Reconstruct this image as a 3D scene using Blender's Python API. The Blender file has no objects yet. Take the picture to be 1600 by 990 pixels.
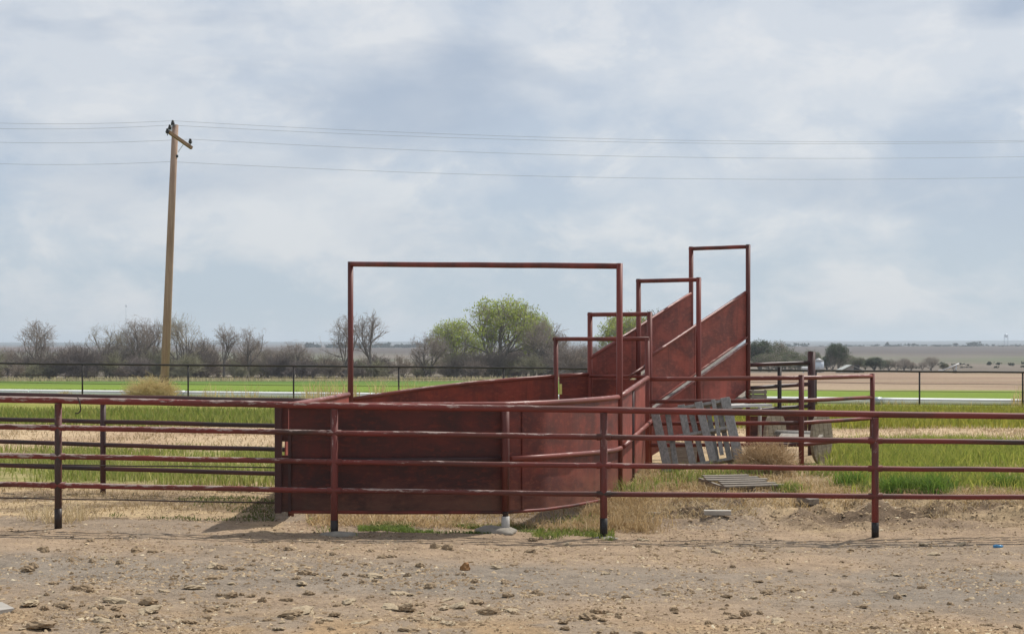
import bpy, bmesh, math, random
import numpy as np
from mathutils import Vector, Matrix

random.seed(7)
RNG = np.random.default_rng(7)
C = bpy.context.scene.collection
scene = bpy.context.scene
CAM_H = 2.02
FPX = 2700.0            # focal length in pixels of the 1600 px wide photograph
HOR = 535.0             # horizon row


def at(px, py, Y):
    """Point at depth Y that the photograph shows at (px, py)."""
    return Vector(((px - 800) / FPX * Y, Y, CAM_H - (py - HOR) / FPX * Y))


def zat(py, Y):
    return CAM_H - (py - HOR) / FPX * Y


# ------------------------------------------------------------------ noise + terrain
def _hash(ix, iy, s):
    h = (ix.astype(np.int64) * 374761393 + iy.astype(np.int64) * 668265263 + s * 1442695041) & 0xFFFFFFFF
    h = ((h ^ (h >> 13)) * 1274126177) & 0xFFFFFFFF
    h = h ^ (h >> 16)
    return (h & 0xFFFF) / 65535.0


def vnoise(x, y, s=0):
    x = np.asarray(x, float); y = np.asarray(y, float)
    ix = np.floor(x); iy = np.floor(y)
    fx = x - ix; fy = y - iy
    fx = fx * fx * (3 - 2 * fx); fy = fy * fy * (3 - 2 * fy)
    a = _hash(ix, iy, s); b = _hash(ix + 1, iy, s); c = _hash(ix, iy + 1, s); d = _hash(ix + 1, iy + 1, s)
    return (a + (b - a) * fx) * (1 - fy) + (c + (d - c) * fx) * fy


def fbm(x, y, s=0, o=4):
    t = 0; a = 0.5; n = 0
    for i in range(o):
        t = t + a * vnoise(x * 2 ** i, y * 2 ** i, s + i * 17); n += a; a *= 0.5
    return t / n


PROF = np.array([  # depth, height on the left side, height on the right side
    (-60, .05, -.05), (12, .07, -.07), (18, .10, -.10), (19.5, .06, -.08), (21.0, .03, .12), (26, 0, .15), (35, -.05, .03),
    (73, -.43, -.72), (120, -1.15, -1.6), (200, -2.5, -2.6), (300, -4.2, -3.8), (420, -6, -4.6),
    (1000, -7, -8), (2500, -5, -4.0), (3500, -7.0, -7.0), (5500, -6, -6), (8000, 2, 7), (9500, 5, 12.5), (12000, -30, -30)])


def gz(x, y, fine=True):
    x = np.asarray(x, float); y = np.asarray(y, float)
    s = x / np.maximum(np.abs(y), 9.0)
    t = np.clip((s + .28) / .49, 0, 1)
    ly = np.sign(y) * np.log1p(np.abs(y) / 4.0)
    pl = np.sign(PROF[:, 0]) * np.log1p(np.abs(PROF[:, 0]) / 4.0)
    z = np.interp(ly, pl, PROF[:, 1]) * (1 - t) + np.interp(ly, pl, PROF[:, 2]) * t
    far = np.clip((y - 900) / 2500, 0, 1)
    z = z + far * (fbm(x / 900., y / 900., 5, 4) - .5) * 9
    if fine:
        near = np.clip((60 - y) / 20, 0, 1)
        bank = np.exp(-((y - 20.3) / .7) ** 2) * np.clip((x - .6) / 1.5, 0, 1)
        z = z + near * ((fbm(x * .9, y * .9, 1, 3) - .5) * .05 + (fbm(x * 5, y * 5, 2, 3) - .5) * .022 + (fbm(x * 13, y * 13, 12, 3) - .5) * .022)
        z = z + near * bank * ((fbm(x * 3, y * 3, 3, 4) - .5) * .40)
    return z


def g1(x, y):
    return float(gz(np.array([x]), np.array([y]))[0])


# ------------------------------------------------------------------ materials
def new_mat(name):
    m = bpy.data.materials.new(name); m.use_nodes = True
    nt = m.node_tree
    for n in list(nt.nodes): nt.nodes.remove(n)
    out = nt.nodes.new('ShaderNodeOutputMaterial')
    b = nt.nodes.new('ShaderNodeBsdfPrincipled')
    nt.links.new(b.outputs[0], out.inputs[0])
    return m, nt, b, out


def N(nt, typ, **kw):
    n = nt.nodes.new(typ)
    for k, v in kw.items():
        if k in n.inputs: n.inputs[k].default_value = v
        else: setattr(n, k, v)
    return n


def noise(nt, scale, detail=4, stretch=(1, 1, 1), rough=.55, off=(0, 0, 0), coord='Object', dist=0.0):
    tc = nt.nodes.new('ShaderNodeTexCoord')
    mp = nt.nodes.new('ShaderNodeMapping'); mp.inputs['Scale'].default_value = stretch; mp.inputs['Location'].default_value = off
    nt.links.new(tc.outputs[coord], mp.inputs[0])
    n = nt.nodes.new('ShaderNodeTexNoise')
    n.inputs['Scale'].default_value = scale; n.inputs['Detail'].default_value = detail; n.inputs['Roughness'].default_value = rough
    n.inputs['Distortion'].default_value = dist
    nt.links.new(mp.outputs[0], n.inputs['Vector'])
    return n.outputs[0]


def ramp(nt, fac, stops, interp='LINEAR'):
    r = nt.nodes.new('ShaderNodeValToRGB'); r.color_ramp.interpolation = interp
    e = r.color_ramp.elements
    while len(e) < len(stops): e.new(.5)
    for i, (p, c) in enumerate(stops):
        e[i].position = p; e[i].color = (*c, 1) if len(c) == 3 else c
    nt.links.new(fac, r.inputs[0])
    return r.outputs[0]


def step(nt, fac, a, b):
    r = nt.nodes.new('ShaderNodeMapRange'); r.inputs[1].default_value = a; r.inputs[2].default_value = b
    nt.links.new(fac, r.inputs[0]); return r.outputs[0]


def mathn(nt, op, a, b):
    n = nt.nodes.new('ShaderNodeMath'); n.operation = op
    for i, v in enumerate((a, b)):
        if isinstance(v, (int, float)): n.inputs[i].default_value = v
        else: nt.links.new(v, n.inputs[i])
    return n.outputs[0]


def mix(nt, fac, a, b, mode='MIX'):
    n = nt.nodes.new('ShaderNodeMix'); n.data_type = 'RGBA'; n.blend_type = mode
    for s, v in ((0, fac), (6, a), (7, b)):
        if isinstance(v, (int, float)): n.inputs[s].default_value = v
        elif isinstance(v, tuple): n.inputs[s].default_value = (*v, 1) if len(v) == 3 else v
        else: nt.links.new(v, n.inputs[s])
    return n.outputs[2]


def bump(nt, bsdf, h, strength=.4, dist=.01):
    b = nt.nodes.new('ShaderNodeBump'); b.inputs['Strength'].default_value = strength; b.inputs['Distance'].default_value = dist
    nt.links.new(h, b.inputs['Height']); nt.links.new(b.outputs[0], bsdf.inputs['Normal'])


def normal_z(nt):
    g = nt.nodes.new('ShaderNodeNewGeometry'); s = nt.nodes.new('ShaderNodeSeparateXYZ')
    nt.links.new(g.outputs['Normal'], s.inputs[0]); return s.outputs[2]


def mat_pipe(name, dark, red, pale, peel, stretch, rough=.5, seed=0, redness=.5, west=0.0):
    """Old painted pipe: bare dark steel, remains of red paint and chalky flakes that weather off first on top; on the red rails the pale tops also hold painted sheen."""
    m, nt, b, _ = new_mat(name)
    n1 = noise(nt, 1.0, 5, tuple(q * .3 if q == min(stretch) and q < max(stretch) else q * .6 for q in stretch), .6, (seed, 0, 0))
    base = ramp(nt, n1, [(.5 - .12 + (.5 - redness) * .3, dark), (.5 + .12 + (.5 - redness) * .3, red)])
    n2 = noise(nt, 3.2, 8, stretch, .72, (seed + 5, 2, 1))
    f = mathn(nt, 'ADD', n2, mathn(nt, 'MULTIPLY', normal_z(nt), .13))
    n3 = noise(nt, .28, 2, stretch, .5, (seed + 9, 2, 1))
    f = mathn(nt, 'ADD', f, mathn(nt, 'MULTIPLY', n3, .3))
    if west:
        tcx = nt.nodes.new('ShaderNodeTexCoord'); sx_ = nt.nodes.new('ShaderNodeSeparateXYZ'); nt.links.new(tcx.outputs['Object'], sx_.inputs[0])
        f = mathn(nt, 'ADD', f, mathn(nt, 'MULTIPLY', sx_.outputs[0], -west))
    fac = step(nt, f, .98 - peel, 1.06 - peel)
    n4 = noise(nt, 60, 3)
    palec = mix(nt, n4, tuple(c * .65 for c in pale), pale)
    col = mix(nt, fac, base, palec)
    nt.links.new(col, b.inputs['Base Color'])
    b.inputs['Roughness'].default_value = rough
    b.inputs['Specular IOR Level'].default_value = .32
    bump(nt, b, mathn(nt, 'ADD', fac, mathn(nt, 'MULTIPLY', n4, .4)), .35, .003)
    return m


def mat_sheet(name, c1, c2, c3, seed=0):
    m, nt, b, _ = new_mat(name)
    n1 = noise(nt, 1.3, 6, (1, 1, 1.9), .62, (seed, 3, 0), dist=.6)
    n2 = noise(nt, 2.6, 5, (2.5, 2.5, .35), .6, (seed, 1, 4))
    n3 = noise(nt, 9, 7, (1, 1, 2.5), .75, (seed + 2, 1, 4))
    base = ramp(nt, n1, [(.40, c1), (.60, c2)])
    base = mix(nt, step(nt, n2, .5, .75), base, c1)
    base = mix(nt, mathn(nt, 'MULTIPLY', step(nt, n3, .52, .70), .7), base, c3)
    n5 = noise(nt, 45, 4, (1, 1, 1), .7)
    n6 = noise(nt, 5.5, 6, (2.4, 2.4, .12), .7, (seed, 7, 2))      # rust runs
    base = mix(nt, mathn(nt, 'MULTIPLY', step(nt, n6, .58, .70), .55), base, (.075, .030, .018))
    tcz = nt.nodes.new('ShaderNodeTexCoord'); sz_ = nt.nodes.new('ShaderNodeSeparateXYZ'); nt.links.new(tcz.outputs['Object'], sz_.inputs[0])
    splash = mathn(nt, 'SUBTRACT', mathn(nt, 'ADD', n1, mathn(nt, 'MULTIPLY', n3, .6)), mathn(nt, 'MULTIPLY', sz_.outputs[2], .9))
    base = mix(nt, mathn(nt, 'MULTIPLY', step(nt, splash, .35, .75), .40), base, (.17, .115, .075))   # dried mud splashed along the foot
    base = mix(nt, mathn(nt, 'MULTIPLY', step(nt, n5, .62, .72), .35), base, tuple(x * .5 for x in c1))
    nt.links.new(base, b.inputs['Base Color'])
    b.inputs['Roughness'].default_value = .55
    b.inputs['Specular IOR Level'].default_value = .25
    n4 = noise(nt, .9, 2, (1, 1, 1), .5)
    bump(nt, b, mathn(nt, 'ADD', mathn(nt, 'MULTIPLY', n4, 4), mathn(nt, 'MULTIPLY', n3, .15)), .25, .02)
    return m


def mat_wood(name, c1, c2, stretch, rough=.85):
    m, nt, b, _ = new_mat(name)
    n1 = noise(nt, 6, 6, stretch, .65)
    n2 = noise(nt, 1.2, 3)
    col = ramp(nt, n1, [(.3, c1), (.7, c2)])
    col = mix(nt, mathn(nt, 'MULTIPLY', n2, .5), col, tuple(x * .6 for x in c1))
    nt.links.new(col, b.inputs['Base Color']); b.inputs['Roughness'].default_value = rough
    bump(nt, b, n1, .5, .006)
    return m


def mat_plain(name, c1, c2, scale=8, rough=.7, metal=0):
    m, nt, b, _ = new_mat(name)
    n1 = noise(nt, scale, 5, (1, 1, 1), .65)
    nt.links.new(ramp(nt, n1, [(.3, c1), (.7, c2)]), b.inputs['Base Color'])
    b.inputs['Roughness'].default_value = rough; b.inputs['Metallic'].default_value = metal
    bump(nt, b, n1, .3, .01)
    return m


def mat_leaf(name, trans=.45):
    """Foliage coloured per blade or leaf by the mesh's colour attribute."""
    m, nt, b, out = new_mat(name)
    a = nt.nodes.new('ShaderNodeAttribute'); a.attribute_name = 'tint'
    nt.links.new(a.outputs[0], b.inputs['Base Color']); b.inputs['Roughness'].default_value = .65
    b.inputs['Specular IOR Level'].default_value = .25
    t = nt.nodes.new('ShaderNodeBsdfTranslucent'); nt.links.new(a.outputs[0], t.inputs[0])
    mx = nt.nodes.new('ShaderNodeMixShader'); mx.inputs[0].default_value = trans
    nt.links.new(b.outputs[0], mx.inputs[1]); nt.links.new(t.outputs[0], mx.inputs[2]); nt.links.new(mx.outputs[0], out.inputs[0])
    return m


DARKST = (.058, .036, .027); RED = (.19, .038, .030); PALE = (.48, .36, .31)
M = {}
M['rail_front'] = mat_pipe('front rail paint', DARKST, RED, PALE, .225, (2.0, 7, 7), .62, seed=1, redness=.66, west=.026)
M['post_front'] = mat_pipe('front post paint', DARKST, RED, PALE, .17, (7, 7, 1.6), .6, seed=4, redness=.62)
M['rail_left'] = mat_pipe('left rail paint', (.04, .026, .025), (.09, .030, .028), PALE, .0, (1.2, 5, 5), seed=8, redness=.4)
M['post_red'] = mat_pipe('red post paint', (.075, .027, .021), (.19, .040, .028), (.32, .15, .13), .02, (5, 5, 1), seed=11, redness=.6)
M['post_dark'] = mat_pipe('dark post paint', (.038, .024, .023), (.085, .030, .026), (.2, .12, .1), -.05, (5, 5, 1), seed=15, redness=.45)
M['rail_red'] = mat_pipe('red rail paint', (.12, .04, .030), (.22, .055, .040), (.50, .31, .27), .19, (1.5, 1.5, 5), .45, seed=13, redness=.7)  # pale tops are faded paint with sunlit sheen painted in
M['black_pipe'] = mat_pipe('black pipe', (.022, .018, .016), (.040, .025, .020), (.16, .14, .13), .0, (3, 3, 3), .45, seed=17, redness=.4)
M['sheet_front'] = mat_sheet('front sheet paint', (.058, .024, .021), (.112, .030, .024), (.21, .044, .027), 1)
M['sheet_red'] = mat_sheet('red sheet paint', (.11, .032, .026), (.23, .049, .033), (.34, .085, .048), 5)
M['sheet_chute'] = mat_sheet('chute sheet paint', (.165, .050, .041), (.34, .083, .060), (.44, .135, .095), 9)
M['grey_wood'] = mat_wood('weathered grey wood', (.17, .16, .145), (.42, .395, .36), (6, 6, .6))
M['grey_wood_flat'] = mat_wood('weathered flat wood', (.17, .14, .11), (.38, .33, .27), (.8, 6, 6))
M['reel_wood'] = mat_wood('reel wood', (.20, .15, .095), (.44, .37, .27), (.8, .8, 5))
M['pale_board'] = mat_wood('pale board', (.35, .31, .26), (.62, .57, .49), (1, 6, 6))
M['pole_wood'] = mat_wood('pole wood', (.27, .165, .11), (.52, .365, .28), (7, 7, .12))
M['arm_wood'] = mat_wood('arm wood', (.20, .11, .06), (.32, .20, .12), (1, 1, 1))
M['concrete'] = mat_plain('concrete', (.19, .165, .135), (.32, .285, .235), 9, .9)
M['slab'] = mat_plain('slab concrete', (.30, .27, .23), (.42, .385, .34), 7, .9)
M['white_pipe'] = mat_plain('white pipe', (.80, .79, .77), (.90, .90, .88), 1.5, .4)
M['white'] = mat_plain('white paint', (.48, .47, .45), (.70, .69, .67), 3, .5)
M['sleeve'] = mat_plain('dusty plastic sleeve', (.36, .34, .31), (.56, .54, .50), 9, .6)
M['galv'] = mat_plain('galvanised steel', (.42, .46, .50), (.58, .62, .66), 1.0, .4, .3)
M['shed_roof'] = mat_plain('shed roof', (.34, .36, .33), (.50, .51, .47), .6, .6)
M['shed_wall'] = mat_plain('shed wall', (.24, .22, .20), (.32, .30, .27), .6, .8)
M['dark_glass'] = mat_plain('insulator glaze', (.018, .016, .018), (.035, .03, .03), 5, .25)
M['wire'] = mat_plain('wire', (.26, .27, .28), (.36, .37, .38), 5, .6)
M['cable'] = mat_plain('rusty cable', (.03, .022, .02), (.07, .035, .03), 20, .7)
M['bark'] = mat_plain('bark', (.14, .122, .106), (.25, .22, .19), 1.5, .9)
M['twig'] = mat_plain('twig', (.25, .207, .172), (.38, .32, .265), .35, .9)
M['twig_pale'] = mat_plain('pale twig', (.29, .25, .19), (.42, .37, .28), .35, .9)
M['leaf'] = mat_leaf('leaf', .5)
M['grass'] = mat_leaf('grass blade', .5)
M['straw'] = mat_leaf('straw', .35)
M['weed'] = mat_plain('tumbleweed stems', (.44, .30, .165), (.64, .47, .28), 6, .9)
M['weed_tan'] = mat_plain('tan weed stems', (.60, .45, .20), (.80, .65, .34), 3, .9)
M['yellow'] = mat_plain('yellow plastic', (.55, .50, .12), (.68, .62, .22), 12, .5)
M['blue'] = mat_plain('blue plastic', (.05, .22, .42), (.08, .30, .52), 12, .4)
M['clod_dark'] = mat_plain('brown dung', (.18, .12, .068), (.38, .275, .165), 14, .95)
M['clod_pale'] = mat_plain('bleached dung', (.27, .195, .12), (.50, .40, .26), 10, .95)
M['clod_orange'] = mat_plain('orange clod', (.24, .115, .04), (.34, .18, .07), 18, .9)

# litter and ground
m, nt, b, out = new_mat('litter')
a = nt.nodes.new('ShaderNodeAttribute'); a.attribute_name = 'tint'
nt.links.new(a.outputs[0], b.inputs['Base Color']); b.inputs['Roughness'].default_value = .95
b.inputs['Specular IOR Level'].default_value = .1
M['litter'] = m

m, nt, b, out = new_mat('ground cover')
a = nt.nodes.new('ShaderNodeAttribute'); a.attribute_name = 'tint'
n1 = noise(nt, 28, 8, (1, 1, 1), .75)
n2 = noise(nt, 3.3, 6, (1, 1, 1), .65)
n3 = noise(nt, 130, 4, (1, 1, 1), .7)
n4 = noise(nt, .02, 6, (1, .35, 1), .6)
v = mathn(nt, 'ADD', mathn(nt, 'MULTIPLY', n1, .9), mathn(nt, 'MULTIPLY', n2, .55))
v = mathn(nt, 'ADD', v, mathn(nt, 'MULTIPLY', n3, .55))
v = mathn(nt, 'ADD', v, mathn(nt, 'MULTIPLY', n4, .35))
k = ramp(nt, step(nt, v, .90, 1.42), [(0, (.38, .35, .33)), (.42, (1.0, 1.0, 1.0)), (1, (1.6, 1.58, 1.55))])
col = mix(nt, 1.0, a.outputs[0], k, 'MULTIPLY')
nt.links.new(col, b.inputs['Base Color']); b.inputs['Roughness'].default_value = 1.0
b.inputs['Specular IOR Level'].default_value = .05
bump(nt, b, v, .6, .025)
M['ground'] = m


# ------------------------------------------------------------------ building helpers
def tag(o, label=None, cat=None, group=None, kind=None):
    if label: o['label'] = label
    if cat: o['category'] = cat
    if group: o['group'] = group
    if kind: o['kind'] = kind
    return o


def root(name, label, cat, loc, group=None):
    o = bpy.data.objects.new(name, None); C.objects.link(o); o.location = loc
    o.empty_display_size = .2
    return tag(o, label, cat, group)


def wloc(o):
    v = Vector(o.location)
    while o.parent:
        o = o.parent; v += Vector(o.location)
    return v


def obj(name, geo, mat, parent=None, loc=None, smooth=False):
    """Link geometry given in world coordinates as ONE object (child of parent, or top-level at loc)."""
    me = bpy.data.meshes.new(name)
    if isinstance(geo, bmesh.types.BMesh):
        geo.to_mesh(me); geo.free()
    else:
        vs, fs = geo
        me.from_pydata([tuple(v) for v in vs], [], [tuple(f) for f in fs])
    me.materials.append(M[mat] if isinstance(mat, str) else mat)
    o = bpy.data.objects.new(name, me); C.objects.link(o)
    base = Vector((0, 0, 0))
    if parent is not None:
        o.parent = parent
        base = wloc(parent)
        me.transform(Matrix.Translation(-base))
    elif loc is not None:
        o.location = loc
        me.transform(Matrix.Translation(-Vector(loc)))
    if smooth:
        me.polygons.foreach_set('use_smooth', [True] * len(me.polygons))
    return o


def tube(bm, pts, r, seg=10, caps=True, r1=None):
    """Pipe along a polyline."""
    pts = [Vector(p) for p in pts]
    rings = []
    up = None
    for i, p in enumerate(pts):
        if i == 0: d = pts[1] - p
        elif i == len(pts) - 1: d = p - pts[i - 1]
        else: d = (pts[i + 1] - p).normalized() + (p - pts[i - 1]).normalized()
        d.normalize()
        if up is None:
            up = Vector((0, 0, 1)) if abs(d.z) < .9 else Vector((1, 0, 0))
        a = d.cross(up).normalized(); bb = a.cross(d).normalized()
        up = bb
        rr = r if r1 is None else r + (r1 - r) * i / (len(pts) - 1)
        rings.append([bm.verts.new(p + (a * math.cos(t) + bb * math.sin(t)) * rr) for t in [2 * math.pi * k / seg for k in range(seg)]])
    for i in range(len(rings) - 1):
        for k in range(seg):
            f = bm.faces.new((rings[i][k], rings[i][(k + 1) % seg], rings[i + 1][(k + 1) % seg], rings[i + 1][k])); f.smooth = True
    if caps:
        bm.faces.new(rings[0][::-1]); bm.faces.new(rings[-1])
    return bm


def wobble(p0, p1, n, amp):
    p0 = Vector(p0); p1 = Vector(p1); out = []
    for i in range(n + 1):
        t = i / n
        v = p0.lerp(p1, t)
        if 0 < i < n: v += Vector((0, random.uniform(-amp, amp) * .5, random.uniform(-amp, amp) * .5))
        out.append(v)
    return out


def box(bm, c, size, rot=None, bev=0.0):
    ret = bmesh.ops.create_cube(bm, size=1)
    vs = ret['verts']
    mtx = Matrix.Translation(Vector(c)) @ (rot.to_4x4() if rot is not None else Matrix()) @ Matrix.Diagonal((*size, 1))
    bmesh.ops.transform(bm, matrix=mtx, verts=vs)
    if bev:
        es = list({e for v in vs for e in v.link_edges})
        bmesh.ops.bevel(bm, geom=es, offset=bev, segments=1, affect='EDGES')
    return bm


def beam(bm, p0, p1, w, h, up=Vector((0, 0, 1)), bev=0.0):
    """Rectangular bar from p0 to p1; w across, h along up."""
    p0 = Vector(p0); p1 = Vector(p1); d = (p1 - p0); L = d.length; d.normalize()
    a = d.cross(up).normalized(); u = a.cross(d).normalized()
    rot = Matrix((d, a, u)).transposed()
    return box(bm, (p0 + p1) / 2, (L, w, h), rot, bev)


def sheet(bm, pts, th=.012, sub=4, wav=.006, side=1):
    """Standing sheet: pts = (x, y, z_bottom, z_top); gently dented, with real thickness."""
    P = []
    for i in range(len(pts) - 1):
        for k in range(sub):
            t = k / sub
            P.append([a + (b - a) * t for a, b in zip(pts[i], pts[i + 1])])
    P.append(list(pts[-1]))
    nz = 4
    front = []; back = []
    for i, p in enumerate(P):
        q = P[min(i + 1, len(P) - 1)]; o = P[max(i - 1, 0)]
        d = Vector((q[0] - o[0], q[1] - o[1], 0)).normalized(); n = Vector((d.y, -d.x, 0))
        fa = []; ba = []
        for j in range(nz + 1):
            z = p[2] + (p[3] - p[2]) * j / nz
            w = (random.uniform(-1, 1) * wav if 0 < i < len(P) - 1 else 0)
            base = Vector((p[0], p[1], z)) + n * w
            fa.append(bm.verts.new(base + n * th / 2)); ba.append(bm.verts.new(base - n * th / 2))
        front.append(fa); back.append(ba)
    for i in range(len(P) - 1):
        for j in range(nz):
            bm.faces.new((front[i][j], front[i + 1][j], front[i + 1][j + 1], front[i][j + 1])).smooth = True
            bm.faces.new((back[i][j], back[i][j + 1], back[i + 1][j + 1], back[i + 1][j])).smooth = True
        for j in (nz, 0):
            e = [bm.verts.new(q_.co) for q_ in (front[i][j], front[i + 1][j], back[i + 1][j], back[i][j])]
            bm.faces.new(e if j else e[::-1])
    for i in (0, len(P) - 1):
        for j in range(nz):
            f = tuple(bm.verts.new(q_.co) for q_ in (front[i][j], front[i][j + 1], back[i][j + 1], back[i][j]))
            bm.faces.new(f if i == 0 else f[::-1])
    return bm


def BM(): return bmesh.new()


def post(bm, x, y, z0, z1, r=.0365, seg=12, cap=True):
    tube(bm, [(x, y, z0), (x, y, (z0 + z1) / 2), (x, y, z1)], r, seg, cap)
    return bm


# ------------------------------------------------------------------ sun, sky, camera
SUN_AZ = math.radians(43)      # to the right of the view direction, behind the pen
SUN_EL = math.radians(50)
w = bpy.data.worlds.new('World'); scene.world = w; w.use_nodes = True
nt = w.node_tree
bg = nt.nodes['Background']
sky = nt.nodes.new('ShaderNodeTexSky'); sky.sky_type = 'NISHITA'; sky.sun_disc = False
sky.sun_elevation = SUN_EL; sky.sun_rotation = SUN_AZ
STR = .1
tc = nt.nodes.new('ShaderNodeTexCoord')
sep = nt.nodes.new('ShaderNodeSeparateXYZ'); nt.links.new(tc.outputs['Generated'], sep.inputs[0])
def skyn(scale, detail, st, off, rough=.5, dist=0.):
    return noise(nt, scale, detail, st, rough, off, 'Generated', dist)
c1 = skyn(7.5, 7, (1, 1, 2.0), (3.1, .2, .4), .52, .25)      # banks of cloud
c2 = skyn(16., 9, (1, 1, 1.7), (1.3, 4.2, 2.0), .62, .3)    # smaller puffs
elev = sep.outputs[2]
lin = lambda r, g, b_: tuple(((c / 255.) / 12.92 if c <= 10 else ((c / 255. + .055) / 1.055) ** 2.4) / STR for c in (r, g, b_))
base = ramp(nt, step(nt, elev, 0, .22), [(0, lin(194, 207, 216)), (.10, lin(186, 202, 216)), (.42, lin(187, 200, 217)), (1, lin(188, 199, 215))])
up = step(nt, elev, .02, .16)
thr = mathn(nt, 'ADD', mathn(nt, 'MULTIPLY', c1, .65), mathn(nt, 'MULTIPLY', c2, .35))
veil = step(nt, mathn(nt, 'ADD', thr, mathn(nt, 'MULTIPLY', up, .10)), .475, .60)
col = mix(nt, mathn(nt, 'MULTIPLY', veil, .95), base, lin(216, 221, 228))
puff = step(nt, mathn(nt, 'ADD', mathn(nt, 'MULTIPLY', c1, .35), mathn(nt, 'MULTIPLY', c2, .65)), .51, .60)
col = mix(nt, mathn(nt, 'MULTIPLY', puff, mathn(nt, 'ADD', mathn(nt, 'MULTIPLY', up, .55), .22)), col, lin(231, 232, 234))
c3 = skyn(5.0, 5, (1, 1, 3.2), (8.2, 1.0, 6.0), .5, .2)
grey = mathn(nt, 'MULTIPLY', step(nt, c3, .48, .62), mathn(nt, 'MULTIPLY', up, .9))
col = mix(nt, grey, col, lin(172, 185, 204))
col = mix(nt, .12, col, sky.outputs[0])
nt.links.new(col, bg.inputs[0]); bg.inputs[1].default_value = STR

sd = bpy.data.lights.new('Sun', 'SUN'); sd.energy = 4.3; sd.angle = math.radians(.9); sd.color = (1, .955, .88)
so = bpy.data.objects.new('Sun', sd); C.objects.link(so)
dirv = Vector((math.sin(SUN_AZ) * math.cos(SUN_EL), math.cos(SUN_AZ) * math.cos(SUN_EL), math.sin(SUN_EL)))
so.rotation_euler = dirv.to_track_quat('Z', 'Y').to_euler(); so.location = (20, 20, 40)

cd = bpy.data.cameras.new('Camera'); cam = bpy.data.objects.new('Camera', cd); C.objects.link(cam)
cam.location = (0, 0, CAM_H); cam.rotation_euler = (math.radians(90), 0, 0)
cd.sensor_width = 36; cd.lens = FPX / 1600 * 36; cd.shift_y = (HOR - 495) / 1600; cd.clip_end = 40000; cd.clip_start = .1
scene.camera = cam
scene.view_settings.view_transform = 'Standard'; scene.view_settings.look = 'None'
scene.view_settings.exposure = 0; scene.view_settings.gamma = 1
scene.render.engine = 'CYCLES'
scene.cycles.use_denoising = True
scene.cycles.max_bounces = 6; scene.cycles.diffuse_bounces = 3; scene.cycles.transparent_max_bounces = 6

# ------------------------------------------------------------------ ground
def smooth(a, b, x):
    t = np.clip((x - a) / (b - a), 0, 1); return t * t * (3 - 2 * t)


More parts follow.
